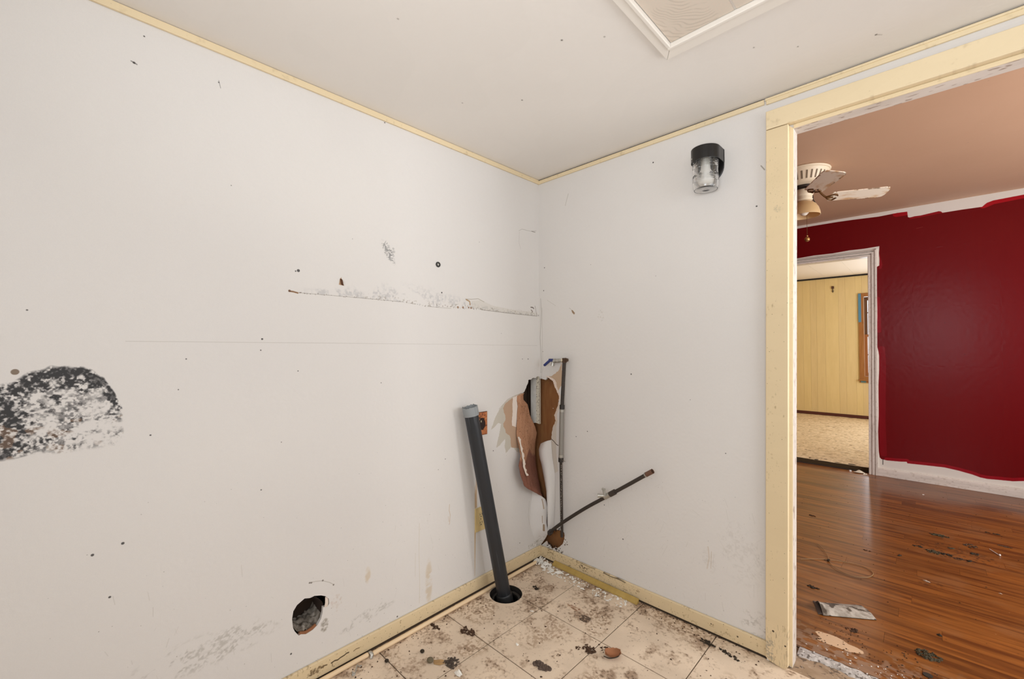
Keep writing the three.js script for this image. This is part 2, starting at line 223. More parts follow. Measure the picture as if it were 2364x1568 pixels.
const texRight = paint(1280, 2048, 1.35, H, (x, y) => {
  let c = wallBase(x, y, 2);
  for (const [x0, y0, rx, ry, k] of [[1.1, 0.105, 0.06, 0.05, 0.7], [0.92, 0.29, 0.03, 0.05, 0.25], [1.05, 0.36, 0.1, 0.12, 0.25], [0.09, 0.06, 0.1, 0.05, 0.5]]) {
    const e = ((x - x0) / rx) ** 2 + ((y - y0) / ry) ** 2; if (e < 1.6) { const q = fbm(x * 50, y * 50, 77, 4); c = mix3(c, [160, 153, 144], sstep(0.45, 0.7, q + 0.14 * (1 - e)) * sstep(1.6, 0.3, e) * sstep(0.3, 0.7, fbm(x * 170, y * 170, 79, 3)) * k * 0.6); }
  }
  return c;
}, (P) => {
  const K = '#2b2825';
  for (const [x, y, r] of [[0.693, 2.023, 3.2], [0.042, 1.625, 3], [0.035, 1.496, 3], [0.573, 1.048, 3.2], [0.323, 0.743, 2.6], [0.42, 0.391, 2.4], [0.99, 0.745, 2], [0.522, 0.254, 3], [0.026, 1.152, 2.2], [1.114, 1.723, 3], [0.252, 0.706, 2.4], [0.7, 1.5, 1.2], [0.85, 0.95, 1.3], [0.35, 1.6, 1.3]]) P.dot(x, y, r / 1000, K, 0.8);
  P.line([[0.191, 1.942], [0.2, 1.97], [0.212, 2.002]], 0.0018, '#8d857a', 0.7); P.line([[1.131, 1.876], [1.143, 1.857]], 0.004, '#8d867c', 0.8); P.line([[0.212, 1.386], [0.224, 1.379]], 0.002, '#9a9184', 0.6);
  P.poly([[0.226, 1.376], [0.236, 1.372], [0.25, 1.357], [0.244, 1.349], [0.232, 1.36]], '#8b6e50', 0.9);
  P.line([[0.012, 1.452], [0.018, 1.377], [0.007, 1.23], [0.016, 1.1], [0.012, 1.03]], 0.0022, '#8f887c', 0.8); P.line([[0.022, 1.4], [0.024, 1.2], [0.026, 1.06], [0.012, 1.0]], 0.0016, '#a09889', 0.7);
  P.line([[0.06, 1.44], [0.12, 1.405]], 0.0016, '#a8a093', 0.6); P.spray(0.411, 1.337, 0.02, 0.03, 24, 0.003, '#b0a698', 0.25);
  P.line([[0.917, 0.345], [0.921, 0.3], [0.912, 0.255]], 0.005, '#c2b19c', 0.45); P.line([[0.93, 0.33], [0.927, 0.26]], 0.002, '#b7a58e', 0.6);
  for (let k = 0; k < 170; k++) P.dot(rr(0.1, 1.14), Math.pow(rnd(), 2) * 0.6 + 0.06, rr(0.4, 1.2) / 1000, '#4d463d', rr(0.15, 0.55));
  for (let k = 0; k < 70; k++) { const x = rr(0.3, 1.13), y = rr(0.08, 0.55), l = rr(0.005, 0.05); P.line([[x, y], [x + rr(-0.03, 0.03), y + l]], 0.001, '#9a9082', rr(0.1, 0.35)); }
  // bare tan paper and gypsum where the paint tore away beside the hole
  P.poly(ragged([[0.16, 1.09], [0.14, 1.05], [0.121, 1.036], [0.09, 1.017], [0.05, 1.008], [0.09, 0.98], [0.12, 0.94], [0.133, 0.935], [0.145, 0.955], [0.157, 0.969], [0.162, 1.03]], 0.004, 0.0014, true), '#c3a68a', 1);
  P.poly(ragged([[0.05, 1.016], [0.075, 1.012], [0.108, 1.0], [0.12, 0.985], [0.128, 0.955], [0.137, 0.935], [0.15, 0.912], [0.146, 0.88], [0.12, 0.9], [0.09, 0.97]], 0.004, 0.0014, true), '#e3d0c2', 1);
  P.poly(ragged([[0.1, 0.86], [0.146, 0.875], [0.142, 0.85], [0.13, 0.825], [0.122, 0.805], [0.128, 0.775], [0.118, 0.745], [0.09, 0.74]], 0.004, 0.0014, true), '#dccbbb', 1);
  P.poly([[0.09, 0.77], [0.128, 0.775], [0.12, 0.745], [0.118, 0.6], [0.13, 0.5], [0.1, 0.48], [0.07, 0.6]], '#c9bba9', 0.55);
  P.line([[0.084, 0.668], [0.1, 0.66], [0.118, 0.645], [0.132, 0.64]], 0.004, '#3b2c20', 0.9);
  P.line([[0.11, 0.07], [0.125, 0.06], [0.142, 0.05]], 0.004, '#4a3a2a', 0.9);
  for (let k = 0; k < 90; k++) { const t = rnd() * 6.28; P.dot(0.105 + Math.cos(t) * rr(0.06, 0.085), 0.122 + Math.sin(t) * rr(0.055, 0.075), rr(1, 4) / 1000, rnd() > 0.6 ? '#efe8e0' : '#4a3b2d', rr(0.3, 0.9)); }
});
const mLeft = std({ map: texLeft, bumpMap: plasterBump, bumpScale: 0.0004, roughness: 0.62 });
const mRight = std({ map: texRight, bumpMap: plasterBump, bumpScale: 0.0004, roughness: 0.62 });
const mPlain = std({ color: new THREE.Color(`rgb(${WALL})`), roughness: 0.7 });
const creamTex = (s, dirt) => paint(1024, 512, 2, 1, (a, b) => {
  const m = (fbm(a * 3, b * 9, s, 3) - 0.5) * 8; let c = [CREAM[0] + m, CREAM[1] + m, CREAM[2] + m];
  const q = fbm(a * 26, b * 30, s + 5, 4), low = dirt; return mix3(c, [150, 124, 88], sstep(0.62 - low, 0.84 - low, q * 0.6 + 0.4 * fbm(a * 110, b * 110, s + 9, 2)) * (0.22 + low * 3));
}, (P) => { for (let k = 0; k < 120; k++) P.dot(rr(0, 2), rr(0, 1), rr(0.5, 1.8) / 1000, '#5a4630', rr(0.2, 0.7)); });
const texCream = creamTex(3, 0); texCream.wrapS = texCream.wrapT = THREE.RepeatWrapping;
const mCream = std({ map: texCream, roughness: 0.5 });
const creamAt = (a, b, s, dirt) => { const m = (fbm(a * 3, b * 30, s, 3) - 0.5) * 8, q = 0.55 * fbm(a * 30, b * 60, s + 5, 4) + 0.45 * fbm(a * 160, b * 160, s + 9, 2); return mix3([CREAM[0] + m - 6, CREAM[1] + m - 8, CREAM[2] + m - 10], [132, 106, 72], sstep(0.56 - dirt, 0.8 - dirt, q) * 0.6); };
const mBaseLeft = std({ map: paint(2048, 64, 2.2, 0.07, (a, b) => creamAt(a, b, 401, -0.06 + 0.05 * sstep(1.0, 1.2, a)), (P) => {
  P.line([[1.119, 0.039], [1.128, 0.04], [1.136, 0.037], [1.15, 0.036], [1.16, 0.033], [1.172, 0.036], [1.184, 0.034]], 0.004, '#38291a', 0.9); P.line([[1.077, 0.035], [1.09, 0.037], [1.1, 0.034]], 0.003, '#5a452c', 0.7); P.line([[1.2, 0.036], [1.207, 0.038], [1.22, 0.035]], 0.004, '#4a3823', 0.8); P.spray(1.24, 0.037, 0.03, 0.01, 70, 0.003, '#5a452c', 0.5); P.line([[1.18, 0.02], [1.181, 0.034]], 0.002, '#4a3823', 0.7);
  for (let k = 0; k < 200; k++) P.dot(rr(0, 1.4), rr(0.005, 0.062), rr(0.4, 1.6) / 1000, '#463521', rr(0.2, 0.8)); }), roughness: 0.6 });
const mBaseRight = std({ map: paint(1024, 64, 1.2, 0.07, (a, b) => creamAt(a, b, 411, -0.07 + 0.09 * sstep(0.7, 0.5, a)), (P) => {
  for (let k = 0; k < 260; k++) P.dot(rr(0.05, rnd() < 0.7 ? 0.6 : 1.12), rr(0.005, 0.062), rr(0.4, 1.8) / 1000, '#4d3c22', rr(0.2, 0.8)); P.spray(0.3, 0.04, 0.03, 0.015, 26, 0.003, '#2f2416', 0.7); P.line([[0.42, 0.061], [0.46, 0.058], [0.5, 0.061], [0.54, 0.059]], 0.004, '#3a2d1c', 0.7); P.line([[0.28, 0.061], [0.33, 0.06], [0.37, 0.061]], 0.003, '#4d3c22', 0.5); P.dot(1.03, 0.035, 0.003, '#33271a', 0.9); P.dot(0.93, 0.04, 0.0025, '#33271a', 0.9); }), roughness: 0.6 });
const mLeg = std({ map: paint(128, 2048, 0.12, 2.0, (a, b) => creamAt(a, b * 0.4, 421, -0.13 + 0.1 * sstep(0.35, 0.05, b + 0.1 * fbm(a * 60, b * 20, 5, 3))), (P) => {
  P.spray(1.18, 1.8, 0.025, 0.1, 90, 0.0016, '#a38c66', 0.2); P.spray(1.19, 1.69, 0.012, 0.014, 130, 0.0014, '#8d8470', 0.2); P.spray(1.165, 0.9, 0.02, 0.3, 40, 0.003, '#a8906a', 0.25);
  for (let k = 0; k < 70; k++) { const b = Math.pow(rnd(), 2) * 0.14; const a = rr(1.133, 1.207); P.line([[a, b], [a + rr(-0.003, 0.003), b + rr(0.004, 0.022)]], rr(0.0006, 0.002), rnd() < 0.6 ? '#8a7a66' : '#5c4a34', rr(0.12, 0.4)); }
  P.spray(1.145, 0.05, 0.014, 0.05, 80, 0.003, '#8d8478', 0.45); P.dot(1.157, 0.122, 0.0035, '#2d2115', 0.9); P.dot(1.195, 0.085, 0.003, '#3b2c1c', 0.9);
  for (let k = 0; k < 120; k++) P.dot(rr(1.13, 1.24), rr(0, 1.95), rr(0.5, 1.4) / 1000, '#5c4a30', rr(0.2, 0.7)); }, 1.125, 0), roughness: 0.5 });
const mBrownPaper = std({ map: paint(512, 512, 0.5, 0.5, (a, b) => {
  const g = (fbm(a * 60, b * 22, 5, 4) - 0.5) * 34, sp = sstep(0.68, 0.8, fbm(a * 190, b * 190, 6, 2));
  const st = sstep(0.215, 0.2, b - 0.02 * Math.sin(a * 40) + (fbm(a * 30, b * 30, 19, 3) - 0.5) * 0.02);
  return mix3(mix3([178 + g, 130 + g, 98 + g], [132 + g, 84 + g, 66 + g], st), [96, 62, 44], sp * 0.5);
}), roughness: 0.85 });
mBrownPaper.map.wrapS = mBrownPaper.map.wrapT = THREE.RepeatWrapping;
const mBoard = std({ map: paint(512, 512, 0.5, 0.5, (a, b) => { const g = (fbm(a * 50, b * 14, 15, 4) - 0.5) * 30; return [150 + g, 100 + g, 58 + g * 0.7]; }, (P) => { P.dot(0.06, 0.33, 0.0025, '#e8dccb'); }), roughness: 0.85 });
mBoard.map.wrapS = mBoard.map.wrapT = THREE.RepeatWrapping;
const mDarkWood = std({ color: 0x3a2a1e, roughness: 0.9 });
const mGypsum = std({ color: 0xdfcfc0, roughness: 0.95 });

// ------------------------------------------------------------------ left wall
const notchL = [[0, 1.009], [0.02, 1.012], [0.034, 1.004], [0.052, 1.006], [0.075, 0.996], [0.092, 0.998], [0.098, 0.975], [0.107, 0.965], [0.118, 0.945], [0.136, 0.926], [0.172, 0.918], [0.183, 0.833], [0.19, 0.728], [0.184, 0.686], [0.15, 0.6], [0.138, 0.5], [0.105, 0.434], [0.061, 0.387], [0.077, 0.295], [0.081, 0.201], [0.056, 0.122], [0.014, 0.064]];
const vent = [[1.273, 0.299], [1.255, 0.293], [1.239, 0.294], [1.216, 0.286], [1.201, 0.277], [1.188, 0.262], [1.187, 0.244], [1.193, 0.237], [1.209, 0.241], [1.21, 0.223], [1.216, 0.201], [1.228, 0.186], [1.245, 0.176], [1.268, 0.172], [1.285, 0.18], [1.292, 0.179], [1.304, 0.197], [1.311, 0.215], [1.314, 0.246], [1.31, 0.271], [1.298, 0.287]];
{
  const w = struct(group('wall_left'), 'white painted wall with black mould patch and torn corner');
  const outline = [[ZB + 0.1, 0], [ZB + 0.1, H], [0, H], ...ragged(notchL).map((q) => [Math.max(0, q[0]), q[1]]), [0, 0.06], [0, 0]];
  mesh('wall_sheet', prism(outline, 0, T, 0, [vent]).applyMatrix4(ONLEFT), mLeft, w);
  const back = prism([[ZB + 0.1, -0.1], [ZB + 0.1, H + 0.1], [-0.3, H + 0.1], [-0.3, -0.1]], 0.10, 0.12).applyMatrix4(ONLEFT);
  mesh('back_board', back, mDarkWood, w);
  mesh('stud', box(-0.1, 0, 0.62, -T, H, 0.66), mDarkWood, w); mesh('stud', box(-0.1, 0, 1.6, -T, H, 1.64), mDarkWood, w);
  // tan sheet that curls out of the hole: [y, zLeft, xLeft, zRight, xRight]
  const rows = [[0.926, 0.14, 0.002, 0.13, 0], [0.916, 0.184, 0.002, 0.131, -0.003], [0.89, 0.186, 0.003, 0.127, -0.005], [0.861, 0.183, 0.004, 0.092, -0.007], [0.80, 0.187, 0.005, 0.073, -0.009], [0.754, 0.194, 0.006, 0.042, -0.012], [0.726, 0.197, 0.007, 0.02, -0.016], [0.69, 0.196, 0.010, 0.002, -0.02], [0.65, 0.193, 0.022, 0.0, -0.03], [0.605, 0.2, 0.04, 0.0, -0.034], [0.56, 0.224, 0.05, 0.0, -0.034], [0.524, 0.222, 0.054, 0.0, -0.03], [0.482, 0.208, 0.057, 0.0, -0.024], [0.447, 0.188, 0.057, 0.0, -0.016], [0.423, 0.156, 0.055, 0.0, -0.008], [0.4, 0.118, 0.05, 0.002, 0.0], [0.371, 0.066, 0.04, 0.01, 0.012], [0.348, 0.024, 0.031, 0.016, 0.026]];
  const fine = []; for (let k = 0; k < rows.length - 1; k++) for (let s = 0; s < 3; s++) fine.push(rows[k].map((v, i) => mix(v, rows[k + 1][i], s / 3))); fine.push(rows[rows.length - 1]);
  const grid = fine.map(([y, zl, xl, zr, xr], r) => Array.from({ length: 15 }, (_, c) => { const t = c / 14, j = c === 0 ? (hash(r, 3, 4) - 0.5) * 0.004 : 0; return V(mix(xl, xr, t * t * (3 - 2 * t)) + 0.006 * Math.sin(Math.PI * t) + (noise(y * 40, t * 5, 8) - 0.5) * 0.003, y, mix(zl, zr, t) + j); }));
  mesh('torn_panel', sheet(grid, (q) => [q.z + 0.1, (q.y - 0.33) * 0.8], -0.003), mBrownPaper, w, 'torn tan paperboard curling out of the hole');
  // crumbling pale edge down the left of the tear
  const edge = []; for (let k = 0; k <= 26; k++) { const t = k / 26, y = mix(0.7, 0.5, t), z = lerpAt([[0.5, 0.18], [0.55, 0.198], [0.6, 0.194], [0.65, 0.19], [0.7, 0.195]], y), x = lerpAt([[0.5, 0.06], [0.55, 0.055], [0.6, 0.045], [0.65, 0.028], [0.7, 0.014]], y); edge.push([V(x + rr(0.001, 0.004), y, z + rr(0.001, 0.004)), V(x + rr(0.001, 0.005), y, z - rr(0.006, 0.016))]); }
  mesh('torn_edge', sheet(edge, () => [0, 0], -0.002), mGypsum, w, 'crumbling white gypsum edge');
  // white sheet bulging away from the wall below the tear
  const eL = [[0.04, 0.0], [0.064, 0.013], [0.122, 0.056], [0.201, 0.081], [0.295, 0.077], [0.366, 0.06], [0.4, 0.066]], eX = [[0.064, 0.009], [0.115, 0.046], [0.153, 0.066], [0.203, 0.051], [0.277, 0.060], [0.327, 0.049], [0.348, 0.024], [0.372, 0.012], [0.395, 0.004]];
  const bulge = []; for (let k = 0; k <= 22; k++) { const y = mix(0.064, 0.39, k / 22), zl = lerpAt(eL, y) + 0.004, xr = lerpAt(eX, y), zr = lerpAt([[0.064, 0.008], [0.33, 0.008], [0.348, 0.022], [0.39, 0.066]], y); bulge.push(Array.from({ length: 12 }, (_, c) => { const t = c / 11; return V(0.0008 + xr * Math.pow(t, 1.5), y, mix(zl, zr, t)); })); }
  mesh('bulged_sheet', sheet(bulge.reverse(), (q) => [q.z, q.y], -0.0025), mLeft, w, 'white sheet bulging off the wall at the corner');
  // lined hole of the old dryer vent, with lint
  const cz = 1.258, cy = 0.226, ring = (x, s) => Array.from({ length: 33 }, (_, k) => { const t = k / 32 * Math.PI * 2; return V(x, cy + Math.sin(t) * 0.055 * s, cz + Math.cos(t) * 0.052 * s); });
  mesh('vent_sleeve', sheet([ring(-T, 1.1), ring(-0.05, 1.05), ring(-0.10, 1.0)], () => [0, 0], 0.001), std({ color: 0x3b2a20, roughness: 0.9 }), w);
  const lint = []; for (let r = 0; r <= 18; r++) lint.push(Array.from({ length: 25 }, (_, c) => { const x = mix(-0.014, -0.098, r / 18), z = mix(cz - 0.05, cz + 0.05, c / 24), w = (z - cz) / 0.055; return V(x, cy - 0.052 * Math.sqrt(Math.max(0, 1 - w * w)) + 0.002 + r * 0.0006 + (fbm(x * 110, z * 110, 37, 4) - 0.42) * 0.026, z); }));
  const l = mesh('lint', sheet(lint, (q) => [q.z, q.x], 0.001), std({ map: paint(128, 128, 0.2, 0.2, (a, b) => { const g = (fbm(a * 90, b * 90, 39, 4) - 0.5) * 150; return [138 + g, 128 + g, 116 + g]; }, null, 1.15, -0.12), roughness: 1 }), w, 'grey lint lying in the vent hole'); l.userData.kind = 'stuff';
  mesh('hole_lip', tube([V(-0.006, 0.186, 1.232), V(-0.007, 0.178, 1.25), V(-0.007, 0.176, 1.27), V(-0.006, 0.184, 1.29)], 0.006, 20, 8), std({ color: 0x8a5a3a, roughness: 0.9 }), w, 'brown broken lower lip of the vent hole');
  mesh('paper_tag', sheet([[V(-0.004, 0.272, 1.2), V(-0.006, 0.268, 1.19)], [V(0.003, 0.255, 1.203), V(0.002, 0.25, 1.191)], [V(0.001, 0.24, 1.205), V(0.001, 0.237, 1.194)]], () => [0, 0], 0.001), mGypsum, w, 'pale torn paper at the edge of the vent hole');
}

// ------------------------------------------------------------------ right wall, with the doorway
const DX1 = 2.06, DTOP = 1.984;                                      // right side and head of the doorway
const jx = (y) => 1.2105 + 0.0138 * y;                               // the left jamb leans
const notchR = [[0, 0.997], [0.02, 0.999], [0.045, 0.991], [0.057, 1.009], [0.08, 0.998], [0.097, 0.99], [0.108, 0.965], [0.117, 0.948], [0.13, 0.925], [0.141, 0.907], [0.135, 0.867], [0.12, 0.83], [0.106, 0.802], [0.115, 0.772], [0.095, 0.734], [0.088, 0.7], [0.084, 0.668], [0.066, 0.64], [0.056, 0.5], [0.058, 0.35], [0.05, 0.2], [0.06, 0.176], [0.084, 0.186], [0.127, 0.18], [0.155, 0.185], [0.17, 0.177], [0.172, 0.147], [0.159, 0.116], [0.14, 0.094], [0.125, 0.086], [0.118, 0.072], [0.106, 0.078], [0.09, 0.066], [0.074, 0.066], [0.064, 0.078], [0.052, 0.074], [0.039, 0.09], [0.02, 0.07], [0.008, 0.063]];
{
  const w = struct(group('wall_right'), 'white painted wall with the doorway and torn corner hole');
  const outline = [[0, H], ...ragged(notchR).map((q) => [Math.max(0, q[0]), q[1]]), [0, 0.055], [0, 0], [jx(0), 0], [jx(DTOP), DTOP], [DX1, DTOP], [DX1, 0], [XR + 0.1, 0], [XR + 0.1, H]].reverse();
  mesh('wall_sheet', prism(outline, -T, 0), mRight, w);
  const backO = [[RX0 - 0.1, -0.05], [jx(0), -0.05], [jx(DTOP), DTOP], [DX1, DTOP], [DX1, -0.05], [RX1 + 0.1, -0.05], [RX1 + 0.1, HR + 0.05], [RX0 - 0.1, HR + 0.05]];
  mesh('back_sheet', prism(backO, WZ, WZ + T), mBoard, w, 'bare brown back of the far side board');
  mesh('top_plate', box(-0.1, H - 0.002, WZ + T, XR + 0.1, H + 0.04, 0), mDarkWood, w);
  mesh('bottom_plate', box(-0.1, -0.05, WZ + T, jx(0), 0.03, -T), mDarkWood, w);
  mesh('corner_strip', prism([[-0.068, 0.742], [-0.062, 0.738], [-0.03, 0.744], [-0.003, 0.74], [-0.002, 1.1], [-0.067, 1.1]], -0.013, -0.001), std({ map: paint(256, 512, 0.08, 0.4, (a, b) => { const g = (fbm(a * 120, b * 60, 31, 3) - 0.5) * 18, t = a + (fbm(a * 90, b * 90, 33, 3) - 0.5) * 0.006; return t > -0.026 ? mix3([236 + g, 226 + g, 206 + g], [92, 74, 56], sstep(0.62, 0.7, fbm(a * 260, b * 150, 35, 3)) * (t < -0.018 ? 1 : 0.5)) : [234 + g, 229 + g, 220 + g]; }, null, -0.08, 0.72), roughness: 0.9 }), w, 'off white strip of wallboard inside the corner hole');
  mesh('corner_stud', box(-0.1, 0, -0.047, -0.085, H, -0.002), mDarkWood, w);
  // white paper rolled forward below the hole
  const cl = [[0.155, 0.074], [0.227, 0.072], [0.329, 0.064], [0.383, 0.06], [0.444, 0.044], [0.523, 0.024], [0.56, 0.01], [0.603, 0.004], [0.635, 0.016], [0.66, 0.04]], cr = [[0.155, 0.092], [0.19, 0.098], [0.349, 0.108], [0.479, 0.109], [0.582, 0.09], [0.66, 0.084]];
  const curl = []; for (let k = 0; k <= 30; k++) { const v = k / 30, rowp = []; for (let c = 0; c <= 12; c++) { const t = c / 12, yTop = 0.662 - 0.03 * t * t, y = mix(yTop, 0.155, v), a = lerpAt(cr, y), b = lerpAt(cl, y); rowp.push(V(mix(a, b, t), y, 0.001 + 0.028 * Math.sin(Math.PI * t * 0.86) * (0.55 + 0.45 * sstep(0, 0.12, v)))); } curl.push(rowp.reverse()); }
  mesh('curled_paper', sheet(curl, (q) => [0.5 + q.x, 1.1 + q.y * 0.1], 0.002), mRight, w, 'white wall paper curled forward below the corner hole');
  const crumbs = []; for (let k = 0; k < 60; k++) crumbs.push(flake(rr(0.002, 0.006), 0.8, rr(0.002, 0.006), 6, rr(0, 6)).rotateX(rr(0, 1.5)).translate(rr(0.045, 0.165), rnd() < 0.5 ? rr(0.172, 0.19) : rr(0.064, 0.085), rr(-0.012, 0.003)));
  const cm = mesh('crumbs', merge(crumbs), std({ color: 0x2e2620, roughness: 1 }), w); cm.userData.kind = 'stuff';
}

// ------------------------------------------------------------------ unseen laundry walls with windows
function windowIn(n, along, at, a0, a1, y0, y1, label) {             // frame, sash bars and pane standing in an opening
  const w = struct(group('window_' + n), label);
  const m = std({ color: 0xe9e4da, roughness: 0.5 }), P = (g) => along === 'z' ? g.applyMatrix4(new THREE.Matrix4().makeRotationY(-Math.PI / 2)).translate(at, 0, 0) : g.translate(0, 0, at);
  mesh('window_frame', P(prism(rect(a0, y0, a1, y1), -0.03, 0.03, 0, [rect(a0 + 0.04, y0 + 0.04, a1 - 0.04, y1 - 0.04)])), m, w);
  mesh('sash_bar', P(prism(rect(a0 + 0.04, (y0 + y1) / 2 - 0.015, a1 - 0.04, (y0 + y1) / 2 + 0.015), -0.015, 0.015)), m, w);
  mesh('window_pane', P(prism(rect(a0 + 0.04, y0 + 0.04, a1 - 0.04, y1 - 0.04), -0.002, 0.002)), phy({ color: 0xffffff, transmission: 1, thickness: 0, roughness: 0, ior: 1.5 }), w);
}
{
  const side = mesh('wall_side', prism([[-0.3, 0], [ZB + 0.1, 0], [ZB + 0.1, H], [-0.3, H]].map((q) => [Math.max(q[0], WZ + T), q[1]]), 0, 0.1, 0, [rect(0.12, 0.9, 1.32, 2.0)]).applyMatrix4(ONLEFT).translate(XR + 0.1, 0, 0), mPlain);
  struct(side, 'white laundry wall with a window');
  const rear = mesh('wall_back', prism(rect(-0.12, 0, XR + 0.1, H), ZB, ZB + 0.1, 0, [rect(1.25, 0.92, 2.41, 1.98)]), mPlain); struct(rear, 'white laundry wall behind the viewer with a window');
  windowIn(2, 'z', XR + 0.05, 0.12, 1.32, 0.9, 2.0, 'white sash window in the laundry side wall');
  windowIn(3, 'x', ZB + 0.05, 1.25, 2.41, 0.92, 1.98, 'white sash window behind the viewer');
}

// ------------------------------------------------------------------ ceiling and hatch
const mCeil = std({ map: paint(1024, 1024, 2.8, 3.2, (x, z) => { const m = (fbm(x * 1.5, z * 1.5, 81, 3) - 0.5) * 8; return [226 + m, 220 + m, 213 + m]; }, (P) => { for (const [x, z, r] of [[0.784, 0.799, 3], [0.478, 0.651, 3], [1.482, 0.143, 3], [1.199, 0.344, 2], [0.886, 0.719, 2], [0.5, 1.2, 2], [0.3, 0.8, 2], [1.3, 0.25, 2]]) P.dot(x, z, r / 1000, '#3a332b', 0.8); P.line([[1.482, 0.143], [1.495, 0.13]], 0.002, '#6a6257', 0.7); }), roughness: 0.5, bumpMap: plasterBump, bumpScale: 0.0003 });
{
  const c = mesh('ceiling', planar(box(-0.12, H, -0.046, XR + 0.1, H + 0.06, ZB + 0.1), (x, y, z) => [x, z]), mCeil); struct(c, 'smooth off white laundry ceiling');
  const h = tag(group('ceiling_hatch', 1.0, H, 0.52), 'white framed hatch with wood grain panel in the ceiling', 'hatch');
  const mF = std({ color: 0xe4ddd3, roughness: 0.45 });
  const X0 = -0.016, Z0 = -0.022, X1 = 0.75, Z1 = 0.9, fw = 0.034;  // group-local
  const mit = (a, b, c2, d) => prism([a, b, c2, d], 0, 0.013, 0.002).applyMatrix4(new THREE.Matrix4().makeRotationX(Math.PI / 2));   // outline x, z hung below the ceiling
  const in0 = [X0 + fw, Z0 + fw + 0.02], e = 0.0006;
  mesh('frame_board', mit([X0, Z0], [X1, Z0], [X1 - fw, in0[1]], [in0[0] + e, in0[1]]), mF, h);
  mesh('frame_board', mit([X0, Z0 + e], [in0[0], in0[1] + e], [in0[0], Z1 - fw], [X0, Z1]), mF, h);
  mesh('frame_board', mit([X1, Z0], [X1, Z1], [X1 - fw, Z1 - fw], [X1 - fw, in0[1]]), mF, h);
  mesh('frame_board', mit([X0, Z1], [in0[0], Z1 - fw], [X1 - fw, Z1 - fw], [X1, Z1]), mF, h);
  const bead = (x0, z0, x1, z1) => rbox(x0, -0.018, z0, x1, -0.001, z1, 0.003);
  mesh('bead', bead(in0[0] - 0.009, in0[1] - 0.009, X1 - fw, in0[1] + 0.003), mF, h); mesh('bead', bead(in0[0] - 0.009, in0[1] + 0.0035, in0[0] + 0.003, Z1 - fw), mF, h);
  const grainC = paint(512, 512, 0.8, 0.8, (a, b) => { const q = Math.sin((Math.hypot((a - 0.16) * 1.0, (b - 0.3) * 0.4) + 0.09 * fbm(a * 5, b * 5, 91, 4)) * 760) * sstep(0.3, 0.6, fbm(a * 20, b * 8, 93, 3)); return [212 - 14 * sstep(0.2, 0.9, q) + (hash(a * 700 | 0, b * 700 | 0, 2) - 0.5) * 6, 199 - 14 * sstep(0.2, 0.9, q), 184 - 14 * sstep(0.2, 0.9, q)]; });
  const mP = std({ map: grainC, roughness: 0.55 });
  mesh('panel', planar(box(in0[0] + 0.005, -0.004, in0[1] + 0.005, 0.205, -0.0005, Z1 - fw), (x, y, z) => [x, z]), mP, h);
  mesh('panel', planar(box(0.212, -0.004, in0[1] + 0.005, X1 - fw, -0.0005, Z1 - fw), (x, y, z) => [x, z]), mP, h);
}

